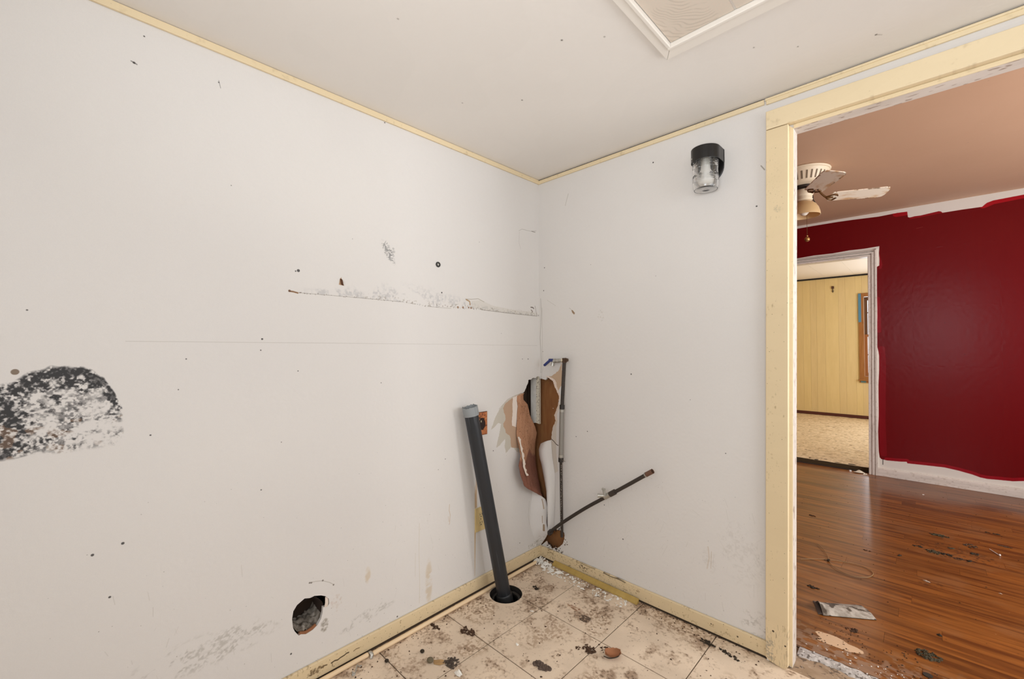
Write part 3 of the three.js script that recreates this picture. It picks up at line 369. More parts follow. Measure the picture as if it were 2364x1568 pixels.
// ------------------------------------------------------------------ trims, baseboards, door casing
{
  const mitre = (g) => g;
  struct(mesh('trim_1', planar(rbox(0.0005, 2.1065, 0.006, 0.009, 2.129, ZB, 0.0015), (x, y, z) => [z, y]), mCream), 'narrow cream trim along the top of the left wall');
  struct(mesh('trim_2', planar(rbox(0.0005, 2.105, 0.0005, 1.146, 2.1235, 0.010, 0.0015), (x, y, z) => [x, y]), mCream), 'narrow cream trim along the top of the right wall');
  const t3 = struct(group('trim_3'), 'stepped cream trim above the door casing');
  mesh('trim_board', planar(rbox(1.153, 2.102, 0.0005, XR, 2.118, 0.008, 0.0015), (x, y, z) => [x, y]), mCream, t3); mesh('trim_cap', planar(rbox(1.150, 2.1165, 0.0005, XR, 2.1240, 0.012, 0.0015), (x, y, z) => [x, y]), mCream, t3);
  const bl = planar(rbox(0.0008, 0.006, 0.0, 0.013, 0.0624, ZB, 0.003), (x, y, z) => [z, y]);
  struct(mesh('baseboard_left', bl, mBaseLeft), 'dirty cream baseboard along the left wall');
  struct(mesh('baseboard_right', planar(rbox(0.013, 0.006, 0.0008, 1.131, 0.0624, 0.013, 0.003), (x, y, z) => [x, y]), mBaseRight), 'dirty cream baseboard along the right wall');
  const d = struct(group('door_1'), 'open doorway with flat cream casing into the red room');
  const cy = (o, b) => [o, b];
  const ox = (y) => 1.1305 + 0.0125 * y, ix = (y) => 1.2025 + 0.0125 * y;
  const leg = prism([[ox(0), 0.016], [ox(0) + 0.012, 0.006], [ix(0) - 0.03, 0.0], [ix(0) - 0.012, -0.003], [ix(0), 0.012], [ix(1.993), 1.993], [ox(1.993), 1.993]], 0, 0.028, 0.002);
  mesh('side_casing', planar(leg, (x, y, z) => [x, y]), mLeg, d);
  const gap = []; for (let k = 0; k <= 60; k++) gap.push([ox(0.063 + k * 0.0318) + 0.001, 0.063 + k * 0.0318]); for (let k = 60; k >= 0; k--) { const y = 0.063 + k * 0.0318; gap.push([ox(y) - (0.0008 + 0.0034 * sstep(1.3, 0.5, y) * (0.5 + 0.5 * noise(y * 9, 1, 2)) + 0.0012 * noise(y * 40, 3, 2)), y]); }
  mesh('joint_shade_strip', prism(gap, 0.0002, 0.0012), std({ color: 0x2a2018, roughness: 1 }), d, 'dark strip for the shade in the open joint beside the casing');  // thin dark strip laid on for the shade inside the open gap
  mesh('head_casing', planar(prism(rect(1.156, 1.996, DX1 + 0.1, 2.065), 0, 0.028, 0.002), (x, y, z) => [x, y]), mCream, d);
  mesh('side_casing', planar(prism(rect(DX1 + 0.012, 0.005, DX1 + 0.085, 1.993), 0, 0.028, 0.002), (x, y, z) => [y, x]), mCream, d);
  const mJ = std({ map: paint(256, 1024, 0.2, 2.1, (a, b) => { const g = (fbm(a * 40, b * 6, 101, 4) - 0.5) * 26, k = sstep(0.66, 0.74, fbm(a * 120, b * 40, 103, 3)); return mix3([208 + g, 196 + g, 184 + g], [120, 96, 78], k * 0.5); }), roughness: 0.55 });
  mJ.map.wrapS = mJ.map.wrapT = THREE.RepeatWrapping;
  mesh('side_jamb', planar(prism([[jx(0) - 0.013, 0], [jx(0) + 0.001, 0], [jx(DTOP) + 0.001, DTOP - 0.002], [jx(DTOP) - 0.013, DTOP - 0.002]], WZ - 0.001, -0.0005), (x, y, z) => [z, y]), mJ, d);
  mesh('head_jamb', planar(box(jx(DTOP) - 0.013, DTOP - 0.002, WZ - 0.001, DX1, DTOP + 0.012, -0.0005), (x, y, z) => [z, x]), mJ, d);
  mesh('side_jamb', planar(box(DX1 - 0.001, 0, WZ - 0.001, DX1 + 0.013, DTOP + 0.012, -0.0005), (x, y, z) => [z, y]), mJ, d);
  mesh('edge_bead', planar(prism([[ix(0) - 0.004, 0.006], [jx(0) + 0.0015, 0.003], [jx(DTOP) + 0.0015, DTOP - 0.002], [ix(1.99), 1.994]], -0.0005, 0.004, 0.001), (x, y, z) => [y, x]), mCream, d);
  mesh('edge_bead', planar(prism(rect(jx(DTOP) + 0.002, DTOP - 0.002, DX1, 1.9955), -0.0005, 0.004, 0.001), (x, y, z) => [x, y]), mCream, d);
}

// ------------------------------------------------------------------ tile floor
const STAINS = [[0.752, 0.497, 0.036, 0.34], [0.806, 0.448, 0.03, 0.34], [0.495, 0.285, 0.05, 0.22], [0.42, 0.26, 0.08, 0.18], [0.516, 0.177, 0.09, 0.2], [0.262, 0.331, 0.09, 0.2], [0.28, 0.468, 0.08, 0.14], [0.302, 0.361, 0.06, 0.26], [0.219, 0.249, 0.09, 0.2], [0.93, 0.085, 0.06, 0.2], [0.757, 0.487, 0.05, 0.1], [0.62, 0.06, 0.07, 0.2], [0.142, 0.98, 0.06, 0.12], [0.203, 0.7, 0.05, 0.2], [0.13, 0.8, 0.07, 0.14], [0.815, 0.25, 0.06, 0.12], [0.4, 0.1, 0.12, 0.16], [0.3, 0.58, 0.07, 0.1]];
const HOLE = { x: 0.123, z: 0.397, r: 0.078 };
{
  const f = struct(group('floor'), 'dirty beige square tile floor with a round drain hole');
  const tex = paint(2048, 1536, 2.0, 1.5, (x, zz) => {
    const z = zz; const g = (fbm(x * 9, z * 9, 111, 4) - 0.5) * 26 + (hash(x * 1000 | 0, z * 1000 | 0, 4) - 0.5) * 8;
    let c = [220 + g, 198 + g * 0.95, 173 + g * 0.85];
    const wallDirt = Math.max(0.34 * sstep(0.10, 0.02, z) * sstep(1.2, 0.2, x) + 0.16 * sstep(0.05, 0.015, z), 0.26 * sstep(0.10, 0.03, x));
    let patch = 0; for (const [x0, z0, r, k] of STAINS) { const e = ((x - x0) ** 2 + (z - z0) ** 2) / (r * r); if (e < 1.5) patch = Math.max(patch, k * (1.2 - e)); }
    const q = fbm(x * 24, z * 24, 121, 5), q2 = fbm(x * 120, z * 120, 131, 3);
    c = mix3(c, [150, 120, 92], sstep(0.52, 0.68, fbm(x * 7, z * 7, 141, 4)) * sstep(0.4, 0.62, q2) * 0.45);
    c = mix3(c, [140, 112, 88], sstep(0.52, 0.84, q * 0.62 + q2 * 0.38 + wallDirt * 0.8 + patch * 0.9) * 0.68);
    c = mix3(c, [96, 76, 58], sstep(0.69, 0.84, q * 0.3 + q2 * 0.7 + patch * 0.45 + wallDirt * 0.25) * 0.7);
    return c;
  }, (P) => {
    P.spray(0.5, 0.292, 0.03, 0.02, 110, 0.0035, '#3b2c20', 0.7); P.spray(0.42, 0.262, 0.05, 0.012, 70, 0.004, '#7a4a2c', 0.4);
    for (let k = 0; k < 900; k++) P.dot(rr(0, 1.5), rr(0, 1.4), rr(0.5, 1.6) / 1000, '#3a2e25', rr(0.2, 0.8));
    for (let k = 0; k < 80; k++) { const x = rr(0, 1.3), z = rr(0, 1.2), t = rr(0, 3.1), l = rr(0.01, 0.05); P.line([[x, z], [x + l * Math.cos(t), z + l * Math.sin(t)]], 0.001, '#8a7462', rr(0.15, 0.4)); }
  });
  tex.wrapS = tex.wrapT = THREE.MirroredRepeatWrapping;
  const mTile = std({ map: tex, roughness: 0.62, bumpMap: plasterBump, bumpScale: 0.0004 });
  const sub = prism([[0 - 0.1, -(ZB + 0.1)], [XR + 0.1, -(ZB + 0.1)], [XR + 0.1, 0.05], [-0.1, 0.05]], -0.05, -0.0035, 0, [Array.from({ length: 40 }, (_, k) => [HOLE.x + HOLE.r * Math.cos(-k / 20 * Math.PI), -HOLE.z + HOLE.r * Math.sin(-k / 20 * Math.PI)])]).applyMatrix4(ONFLOOR);
  mesh('grout_bed', sub, std({ color: 0x6f5c4b, roughness: 0.95 }), f);
  const gx = [0.0145, 0.315, 0.633, 0.951, 1.269, 1.587, 1.905, 2.223, 2.541, XR], gz = [0.0145, 0.05, 0.368, 0.69, 1.012, 1.334, 1.656, 1.978, 2.3, 2.622, ZB], j = 0.002;
  for (let a = 0; a < gx.length - 1; a++) for (let b = 0; b < gz.length - 1; b++) {
    let x0 = gx[a] + j, x1 = gx[a + 1] - j, z0 = gz[b] + j, z1 = gz[b + 1] - j, pts = [[x0, z0], [x1, z0], [x1, z1], [x0, z1]];
    if (b === 0) continue;                                         // the cut strip along the wall is joined to its tile
    if (b === 1) { z0 = gz[0]; pts = [[x0, z0], [x1, z0], [x1, z1], [x0, z1]]; }
    if (a === 0 && b === 1) { const w = Math.sqrt(HOLE.r ** 2 - (HOLE.z - z1) ** 2), t0 = Math.atan2(z1 - HOLE.z, w); pts = [[x0, z0], [x1, z0], [x1, z1]]; for (let k = 0; k <= 14; k++) { const t = mix(t0, -Math.PI - t0, k / 14); pts.push([HOLE.x + HOLE.r * Math.cos(t), HOLE.z + HOLE.r * Math.sin(t)]); } pts.push([x0, z1]); }
    if (a === 0 && b === 2) { const w = Math.sqrt(HOLE.r ** 2 - (HOLE.z - z0) ** 2), t0 = Math.atan2(z0 - HOLE.z, w); pts = [[x1, z0], [x1, z1], [x0, z1], [x0, z0]]; for (let k = 0; k <= 20; k++) { const t = mix(Math.PI - t0, t0, k / 20); pts.push([HOLE.x + HOLE.r * Math.cos(t), HOLE.z + HOLE.r * Math.sin(t)]); } }
    const g = prism(pts.map((q) => [q[0], -q[1]]).reverse(), -0.0034, 0, a === 0 && b <= 2 ? 0 : 0.0006).applyMatrix4(ONFLOOR);
    mesh('tile', planar(g, (x, y, z) => [x, z]), mTile, f);
  }
  const pit = lathe([[HOLE.r - 0.0008, -0.0015], [HOLE.r - 0.0008, -0.28], [0.0005, -0.28]], 40).translate(HOLE.x, 0, HOLE.z);
  mesh('drain_pit', pit, std({ color: 0x221b16, roughness: 0.9, side: THREE.DoubleSide }), f, 'dark pit under the round floor hole');
  mesh('drain_flange', lathe([[0.075, -0.03], [0.075, -0.022], [0.06, -0.02], [0.056, -0.026], [0.056, -0.045], [0.06, -0.03], [0.076, -0.03]], 40).translate(HOLE.x, 0, HOLE.z), std({ color: 0x2a2622, roughness: 0.5 }), f, 'dark ring inside the floor hole');
  const th = struct(group('threshold'), 'bare brown threshold with rough plaster edge in the doorway');
  mesh('threshold_board', planar(box(1.14, -0.05, -0.15, DX1 + 0.05, -0.0028, 0.0125), (x, y, z) => [x, z + 0.2]), std({ map: paint(1024, 256, 1.0, 0.25, (x, z) => { const g = (fbm(x * 20, z * 40, 151, 4) - 0.5) * 44; return mix3([158 + g, 133 + g, 106 + g], [84, 68, 54], sstep(0.6, 0.72, fbm(x * 60, z * 60, 153, 4)) * 0.7); }, (P) => { for (let k = 0; k < 120; k++) { const x = rr(1.15, 2), z = rr(0.06, 0.21); P.line([[x, z], [x + rr(-0.012, 0.012), z + rr(-0.012, 0.012)]], 0.0015, '#e0d6c8', rr(0.3, 0.8)); } }, 1.14, 0), roughness: 0.9 }), th);
  const pl = []; for (let k = 0; k <= 60; k++) { const x = mix(1.208, DX1, k / 60), zf = -0.098 + 0.014 * (fbm(x * 22, 1, 161, 3) - 0.5) * 2; pl.push(Array.from({ length: 7 }, (_, c) => { const t = c / 6; return V(x, -0.002 + 0.008 * Math.sin(Math.min(1, t * 1.6) * 1.57) + (noise(x * 160, t * 9, 3) - 0.5) * 0.005, mix(zf, -0.1415, t)); })); }
  mesh('plaster_edge', sheet(pl, (q) => [q.x, q.z], -0.004), std({ map: paint(512, 128, 1, 0.2, (a, b) => { const g = (fbm(a * 90, b * 90, 171, 4) - 0.5) * 90; return mix3([188 + g, 180 + g, 172 + g], [80, 70, 62], sstep(0.62, 0.72, fbm(a * 120, b * 120, 173, 3)) * 0.7); }, null, 1.14, -0.2), roughness: 1 }), th, 'rough whitish plaster along the wood floor edge');
}

// ------------------------------------------------------------------ red room: planks, walls, ceiling
const planks = [];
{
  const W = 0.0835; let row = 0;
  for (let z = -0.143; z > ZR - 0.02; z -= W, row++) { let x = RX0 - hash(row, 2, 9) * 1.1; while (x < RX1) { const L = 0.75 + hash(row, Math.round(x * 10), 5) * 0.6; planks.push([Math.max(x, RX0), Math.min(x + L, RX1), Math.max(z - W, ZR - 0.02), z, row]); x += L; } }
  const tone = new Map(); planks.forEach((q, k) => tone.set(k, hash(k, 7, 3)));
  const byRow = []; planks.forEach((q, k) => (byRow[q[4]] ||= []).push([q, k]));
  const tex = paint(2048, 2048, 3.0, 3.1, (x, zz) => {
    const z = -zz; const r = Math.min(byRow.length - 1, Math.max(0, Math.floor((-0.143 - z) / W))); let t = 0.5, id = 0;
    for (const [q, k] of byRow[r]) if (x >= q[0] && x < q[1]) { t = tone.get(k); id = k; }
    const g = fbm(x * 5 + id * 3.7, z * 78 + id, 181, 4), g2 = fbm(x * 1.6 + id * 1.3, z * 42, 183, 3), g3 = fbm(x * 26, z * 260, 185, 2);
    let c = mix3([138, 83, 34], [92, 49, 16], sstep(0.34, 0.78, g * 0.62 + g2 * 0.38)); const m = 0.93 + 0.15 * t + (g3 - 0.5) * 0.14;
    c = [c[0] * m, c[1] * m, c[2] * m];
    c = mix3(c, [146, 106, 78], sstep(0.58, 0.74, fbm(x * 5, z * 6, 187, 4)) * 0.28);
    c = mix3(c, [150, 122, 104], sstep(0.5, 0.66, fbm(x * 46, z * 60, 189, 4) + 0.16 * sstep(0.24, 0.15, -z) + 0.1 * sstep(0.36, 0.2, -z) * sstep(1.5, 1.25, x)) * 0.75 * sstep(0.42, 0.2, -z));
    return c;
  }, (P) => {
    P.poly(ragged([[1.236, 0.286], [1.243, 0.296], [1.26, 0.3], [1.302, 0.305], [1.325, 0.296], [1.345, 0.284], [1.372, 0.281], [1.39, 0.272], [1.391, 0.256], [1.37, 0.243], [1.35, 0.233], [1.304, 0.23], [1.27, 0.229], [1.246, 0.231], [1.262, 0.243], [1.25, 0.25], [1.258, 0.258], [1.244, 0.268]], 0.004, 0.0014, true), '#d9b692', 1);
    for (let k = 0; k < 90; k++) { const x = rr(1.245, 1.38), z = rr(0.235, 0.3); P.line([[x, z], [x + rr(0.01, 0.03), z]], 0.0006, '#b98f66', 0.3); }
    P.spray(1.67, 1.62, 0.16, 0.12, 160, 0.006, '#2f2115', 0.55); P.spray(1.62, 1.87, 0.04, 0.02, 60, 0.006, '#26241c', 0.5);
    P.spray(1.58, 1.1, 0.05, 0.05, 50, 0.006, '#3f2410', 0.4);
    for (let k = 0; k < 500; k++) P.dot(rr(0.5, 2.6), rr(0.16, 3.1), rr(0.6, 2.2) / 1000, rnd() < 0.15 ? '#e6d6bf' : '#2c1c10', rr(0.2, 0.8));
    P.line([[1.0, 0.7], [1.3, 1.1]], 0.0012, '#b18a66', 0.35); P.line([[1.1, 1.3], [1.5, 1.7]], 0.001, '#b18a66', 0.3);
  });
  const mW = phy({ map: tex, roughness: 0.4, specularIntensity: 0.7, clearcoat: 0.35, clearcoatRoughness: 0.15 });
  const f = struct(group('floor_001'), 'glossy reddish brown wood plank floor of the red room');
  mesh('underlay', box(RX0 - 0.1, -0.05, ZR - 0.02, RX1 + 0.1, 0.0, -0.143), mDarkWood, f);
  planks.forEach(([x0, x1, z0, z1]) => mesh('plank', planar(box(x0 + 0.0003, 0.0002, z0 + 0.0003, x1 - 0.0003, 0.008, z1 - 0.0003), (x, y, z) => [x, -z]), mW, f));
}
const redTop = [[-0.75, 2.343], [0.0, 2.349], [0.6, 2.346], [0.8, 2.349], [0.987, 2.348], [1.1, 2.345], [1.287, 2.335], [1.41, 2.341], [1.474, 2.338], [1.478, 2.289], [1.489, 2.283], [1.52, 2.287], [1.557, 2.286], [1.62, 2.293], [1.668, 2.298], [1.68, 2.293], [1.689, 2.28], [1.8, 2.281], [1.912, 2.278], [1.925, 2.292], [1.938, 2.304], [1.972, 2.315], [2.127, 2.322], [3.5, 2.33]];
const redDoor = [[-0.75, 0.14], [-0.2, 0.15], [0.275, 0.145], [0.28, 1.0], [0.272, 1.9], [0.278, 2.05], [0.5, 2.046], [0.667, 2.05], [0.8, 2.058], [0.95, 2.056], [1.072, 2.064], [1.18, 2.062], [1.287, 2.068], [1.283, 2.005], [1.286, 1.95], [1.284, 1.893], [1.271, 1.887], [1.266, 1.877], [1.252, 1.77], [1.252, 1.73], [1.262, 1.66], [1.265, 1.623], [1.266, 1.5], [1.264, 1.404], [1.256, 1.3], [1.259, 1.169], [1.268, 1.12], [1.272, 1.08], [1.270, 0.951], [1.264, 0.819], [1.262, 0.543], [1.256, 0.4], [1.258, 0.224], [1.264, 0.17], [1.275, 0.157]];
const redBot = [[1.312, 0.152], [1.4, 0.158], [1.441, 0.164], [1.446, 0.151], [1.55, 0.156], [1.67, 0.16], [1.75, 0.15], [1.828, 0.134], [1.87, 0.12], [1.907, 0.116], [1.98, 0.122], [2.041, 0.126], [2.095, 0.140], [3.5, 0.15]];
{
  const D2 = { x0: 0.36, x1: 1.19, top: 1.986 };
  const w = struct(group('wall_far'), 'dark glossy red wall with rough white painted margins');
  const poly = [...redDoor, ...redBot, ...[...redTop].reverse()];
  const texR = paint(2048, 1600, 4.2, 2.5, (x, y) => { const g = (fbm(x * 3, y * 3, 191, 3) - 0.5) * 10; return [226 + g, 219 + g, 208 + g]; }, (P) => {
    const { g } = P; P.poly(poly, '#6a0b0f', 1);
    g.save(); g.beginPath(); poly.forEach((q, n) => g[n ? 'lineTo' : 'moveTo'](P.X(q[0]), P.Y(q[1]))); g.closePath(); g.clip();
    P.line([[1.41, 2.33], [1.48, 2.33]], 0.06, '#a3121c', 0.9); P.line([[1.5, 2.28], [1.69, 2.29]], 0.03, '#96141e', 0.8); P.line([[1.92, 2.28], [1.97, 2.3], [2.13, 2.31], [3.4, 2.32]], 0.04, '#a8141f', 0.95);
    P.line(redBot.map((q) => [q[0], q[1] + 0.012]), 0.035, '#97131f', 0.9); P.line([[1.28, 1.98], [1.295, 1.9], [1.29, 1.87]], 0.02, '#8f1a22', 0.7); P.line([[1.29, 1.15], [1.295, 1.0], [1.285, 0.5], [1.29, 0.2]], 0.045, '#8c121e', 0.6); P.line([[1.27, 1.6], [1.275, 1.3]], 0.03, '#8c121e', 0.7);
    for (let k = 0; k < 500; k++) { const x = rr(0.5, 3.3), y = rr(0.15, 2.3), l = rr(0.05, 0.3); P.line([[x, y], [x + rr(-0.01, 0.01), y - l]], rr(0.004, 0.02), rnd() < 0.5 ? '#710d15' : '#5e0910', 0.12); }
    P.line([[1.53, 2.18], [1.57, 2.185]], 0.003, '#b06a5c', 0.6); P.line([[0.9, 2.2], [0.94, 2.22]], 0.002, '#9a5a50', 0.5);
    for (const [x, y] of [[1.47, 1.46], [1.36, 1.43], [1.69, 1.36], [1.55, 1.2], [1.8, 1.1]]) P.dot(x, y, 0.004, '#4b0a10', 0.6);
    g.restore();
    for (let k = 0; k < 60; k++) { const y = rr(1.25, 1.75); P.line([[1.25, y], [rr(1.256, 1.272), y + rr(-0.003, 0.003)]], 0.002, '#b45a5e', 0.4); }
    P.line([[1.285, 0.155], [1.284, 0.11]], 0.004, '#1d1a18', 1);
  }, -0.7, 0);
  const bump = grainMap(256, (i, j) => 0.6 * noise(i / 10 % 25.6, j / 14 % 18.2, 55) + 0.4 * hash(i, j, 8) * 0.4); bump.repeat.set(2, 2);
  mesh('wall_sheet', prism([[RX0 - 0.1, -0.05], [D2.x0, -0.05], [D2.x0, D2.top], [D2.x1 + 0.014, D2.top], [D2.x1, -0.05], [RX1 + 0.1, -0.05], [RX1 + 0.1, HR + 0.05], [RX0 - 0.1, HR + 0.05]], ZR - 0.09, ZR), phy({ map: texR, roughness: 0.27, specularIntensity: 0.36, bumpMap: bump, bumpScale: 0.0006 }), w);
  // white fluted casing of the far doorway
  const d = struct(group('door_2'), 'far doorway with white stepped casing into the yellow room');
  const mC2 = std({ map: paint(256, 1024, 0.2, 2.1, (a, b) => { const g = (fbm(a * 60, b * 5, 201, 4) - 0.5) * 30, k = sstep(0.55, 0.85, fbm(a * 140, b * 60, 203, 4)); return mix3([222 + g, 212 + g, 200 + g], [160, 142, 124], k * 0.35); }), roughness: 0.6 }); mC2.map.wrapS = mC2.map.wrapT = THREE.RepeatWrapping;
  const sx = (y) => 1.188 + 0.0095 * y;
  const strip = (a, b, z) => planar(prism([[sx(0.008) + a, 0.008], [sx(0.008) + b, 0.008], [sx(1.985) + b, 1.985 + b], [sx(1.985) + a, 1.985 + a]], ZR, ZR + z, 0.0015), (x, y, zz) => [x, y]);
  const head = (a, b, z) => planar(prism([[D2.x0 - a, 1.985 + a], [sx(1.985) + a, 1.985 + a], [sx(1.985) + b, 1.985 + b], [D2.x0 - b, 1.985 + b]], ZR, ZR + z, 0.0015), (x, y, zz) => [y, x]);
  const lstrip = (a, b, z) => planar(prism([[D2.x0 - b, 0.008], [D2.x0 - a, 0.008], [D2.x0 - a, 1.985 + a], [D2.x0 - b, 1.985 + b]], ZR, ZR + z, 0.0015), (x, y, zz) => [x, y]);
  for (const [a, b, z] of [[0, 0.018, 0.013], [0.018, 0.024, 0.009], [0.024, 0.042, 0.017], [0.042, 0.047, 0.011], [0.047, 0.062, 0.02]]) { mesh('casing_strip', strip(a, b, z), mC2, d); mesh('casing_strip', head(a, b * 0.82 + a * 0.18 * 0, z), mC2, d); mesh('casing_strip', lstrip(a, b, z), mC2, d); }
  mesh('side_jamb', planar(prism([[sx(0), 0.0], [sx(0) + 0.012, 0], [sx(1.985) + 0.012, 1.985], [sx(1.985), 1.985]], ZR - 0.095, ZR + 0.001), (x, y, z) => [z, y]), mC2, d);
  const b = struct(group('baseboard_far'), 'scuffed white baseboard below the red wall');
  const bx0 = 1.25;
  mesh('base_board', planar(rbox(bx0, 0.0085, ZR + 0.0005, RX1, 0.083, ZR + 0.014, 0.003), (x, y, z) => [y, x]), mC2, b); mesh('base_shoe', planar(rbox(bx0, 0.0085, ZR + 0.0142, RX1, 0.075, ZR + 0.018, 0.002), (x, y, z) => [y, x]), mC2, b);
  struct(mesh('trim_4', planar(box(D2.x0, -0.04, ZR - 0.1, D2.x1 + 0.002, 0.012, ZR - 0.02), (x, y, z) => [x, z]), mDarkWood), 'dark sill under the far doorway');
}
{
  const texC = paint(1024, 1024, 4.2, 3.4, (x, z) => { const m = (fbm(x * 1.4, z * 1.4, 211, 4) - 0.5) * 12; return [196 + m, 158 + m, 128 + m]; }, (P) => { for (let k = 0; k < 120; k++) P.dot(rr(0.4, 2.6), rr(0, 3.2), rr(0.8, 2.4) / 1000, rnd() < 0.3 ? '#f2e2d0' : '#5b4432', rr(0.2, 0.8)); }, -0.7, 0);  // tan deepened: warm bounce off floor and red walls put into the colour
  struct(mesh('ceiling_001', planar(box(RX0 - 0.1, HR, ZR - 0.05, RX1 + 0.1, HR + 0.05, WZ + 0.012), (x, y, z) => [x, -z]), std({ map: texC, roughness: 0.55 })), 'tan plaster ceiling of the red room with bounce tint in its colour');
  const mRed = std({ color: 0x690b12, roughness: 0.5 });
  struct(mesh('wall_near', prism([[RX0 - 0.1, 0], [jx(0) - 0.1, 0], [jx(DTOP) - 0.1, DTOP + 0.09], [DX1 + 0.1, DTOP + 0.09], [DX1 + 0.1, 0], [RX1, 0], [RX1, HR], [RX0 - 0.1, HR]], WZ - 0.004, WZ - 0.001), mRed), 'red wall around the near side of the doorway');
  struct(mesh('wall_side', prism([[ZR - 0.05, -0.05], [WZ, -0.05], [WZ, HR + 0.05], [ZR - 0.05, HR + 0.05]], 0, 0.1, 0, [rect(-1.5, 0.75, -0.2, 1.95), rect(-2.9, 0.75, -1.9, 1.95)]).applyMatrix4(ONLEFT).translate(RX1 + 0.1, 0, 0), mRed), 'red side wall with a window');
  struct(mesh('wall_side', prism(rect(ZR - 0.05, -0.05, WZ, HR + 0.05), 0, 0.1).applyMatrix4(ONLEFT).translate(RX0, 0, 0), mRed), 'red side wall hidden left of the doorway');
  windowIn(6, 'z', RX1 + 0.05, -2.9, -1.9, 0.75, 1.95, 'added unseen white sash window lighting the far red wall');
  windowIn(4, 'z', RX1 + 0.05, -1.5, -0.2, 0.75, 1.95, 'white sash window in the red room');
}

// ------------------------------------------------------------------ yellow room
{
  const Z1 = ZR - 0.09;
  const texCarp = paint(1024, 1024, 2.2, 3.4, (x, z) => { const g = (fbm(x * 60, z * 30, 221, 4) - 0.5) * 44, k = sstep(0.58, 0.7, fbm(x * 26, z * 40, 223, 4)); return mix3([210 + g, 184 + g, 146 + g], [140, 110, 70], k * 0.4); }, (P) => { for (let k = 0; k < 90; k++) { const x = rr(0, 1.4), z = 3.3 + Math.pow(rnd(), 1.4) * 3.2; P.dot(x, z, rr(0.006, 0.016), '#4c3a22', rr(0.4, 0.9)); } for (let k = 0; k < 1500; k++) P.dot(rr(-0.5, 1.5), rr(3.2, 5.2), rr(0.002, 0.006), rnd() < 0.5 ? '#7a5c34' : '#e2c690', rr(0.2, 0.6)); }, -0.6, 3.2);
  texCarp.wrapS = texCarp.wrapT = THREE.MirroredRepeatWrapping;
  const f = struct(group('floor_002'), 'worn tan carpet of the yellow room, raised above the wood');
  const cg = new THREE.PlaneGeometry(YX1 - YX0, 3.4, 120, 110).rotateX(-Math.PI / 2).translate((YX0 + YX1) / 2, 0, Z1 - 1.7 + 0.035);
  const cp = cg.attributes.position; for (let k = 0; k < cp.count; k++) cp.setY(k, YF + (fbm(cp.getX(k) * 14, cp.getZ(k) * 14, 231, 3) - 0.5) * 0.012);
  cg.computeVertexNormals(); mesh('carpet', planar(cg, (x, y, z) => [x, -z]), std({ map: texCarp, roughness: 0.8 }), f);
  mesh('carpet_edge', planar(box(YX0, -0.05, Z1 - 0.05, YX1, YF - 0.002, Z1 + 0.034), (x, y, z) => [x, y]), std({ color: 0x4a3a22, roughness: 1 }), f, 'dark ragged carpet edge at the doorway');
  mesh('floor_slab', box(YX0 - 0.1, -0.06, ZY - 0.1, YX1 + 0.1, YF - 0.012, Z1 - 0.02), mDarkWood, f);
  // panelled far wall: each panel its own board
  const w = struct(group('wall_beyond'), 'pale yellow panelled wall beyond the far doorway');
  const WX0 = 0.838, WX1 = 1.74, WY0 = 0.60, WY1 = 1.966, mY = [0, 1, 2].map((k) => std({ map: paint(256, 512, 0.3, 2.4, (a, b) => { const g = (fbm(a * 30, b * 4, 241 + k, 4) - 0.5) * 10; return [216 + g + k * 2, 190 + g + k * 2, 138 + g]; }), roughness: 0.5 }));
  mY.forEach((m) => { m.map.wrapS = m.map.wrapT = THREE.RepeatWrapping; });
  mesh('wall_backing', prism(rect(YX0 - 0.1, -0.05, YX1 + 0.1, HY + 0.05), ZY - 0.12, ZY - 0.006, 0, [rect(WX0 + 0.03, WY0 + 0.03, WX1 - 0.03, WY1 - 0.03)]), std({ color: 0xb79a60, roughness: 0.8 }), w);
  let x = YX0, n = 0; const widths = [0.102, 0.083, 0.115, 0.172, 0.087];
  const edges = [YX0]; for (let q = 0.122; q > YX0 + 0.1; q -= 0.14) edges.splice(1, 0, q); for (const q of [0.223, 0.305, 0.419, 0.591, 0.677, 0.80, 0.878, 1.02, 1.16, 1.3, 1.44, 1.58, 1.72, 1.86, 2.0, 2.14, 2.28, YX1]) edges.push(q);
  for (let k = 0; k < edges.length - 1; k++) {
    const a = edges[k] + 0.0005, b = edges[k + 1] - 0.0005, m = mY[k % 3], put = (x0, y0, x1, y1) => { if (x1 - x0 > 0.004) mesh('panel', planar(box(x0, y0, ZY - 0.006, x1, y1, ZY), (X, Y) => [X, Y]), m, w); };
    if (b <= WX0 || a >= WX1) put(a, YF, b, HY - 0.01); else { put(a, YF, b, WY0); put(a, WY1, b, HY - 0.01); if (a < WX0) put(a, WY0, WX0, WY1); if (b > WX1) put(WX1, WY0, b, WY1); }
  }
  struct(mesh('trim_5', box(YX0, HY - 0.024, ZY, YX1, HY - 0.001, ZY + 0.012), std({ color: 0x1d1712, roughness: 0.8 })), 'dark strip along the top of the yellow wall');
  struct(mesh('baseboard_beyond', rbox(YX0, YF + 0.002, ZY, YX1, YF + 0.048, ZY + 0.012, 0.002), std({ color: 0x4f1f16, roughness: 0.5 })), 'dark red baseboard below the yellow wall');
  const c = struct(group('ceiling_002'), 'off white boarded ceiling of the yellow room');
  const mB = std({ color: 0xe9ded0, roughness: 0.6 }); mesh('ceiling_backing', box(YX0 - 0.1, HY + 0.01, ZY - 0.1, YX1 + 0.1, HY + 0.06, Z1 + 0.05), mDarkWood, c);
  for (let q = 0.44 - 0.36 * 5; q < YX1; q += 0.36) mesh('ceiling_board', box(Math.max(q, YX0) + 0.001, HY, ZY, Math.min(q + 0.36, YX1) - 0.001, HY + 0.01, Z1), mB, c);
  const mYw = std({ color: 0xe4ce92, roughness: 0.6 });
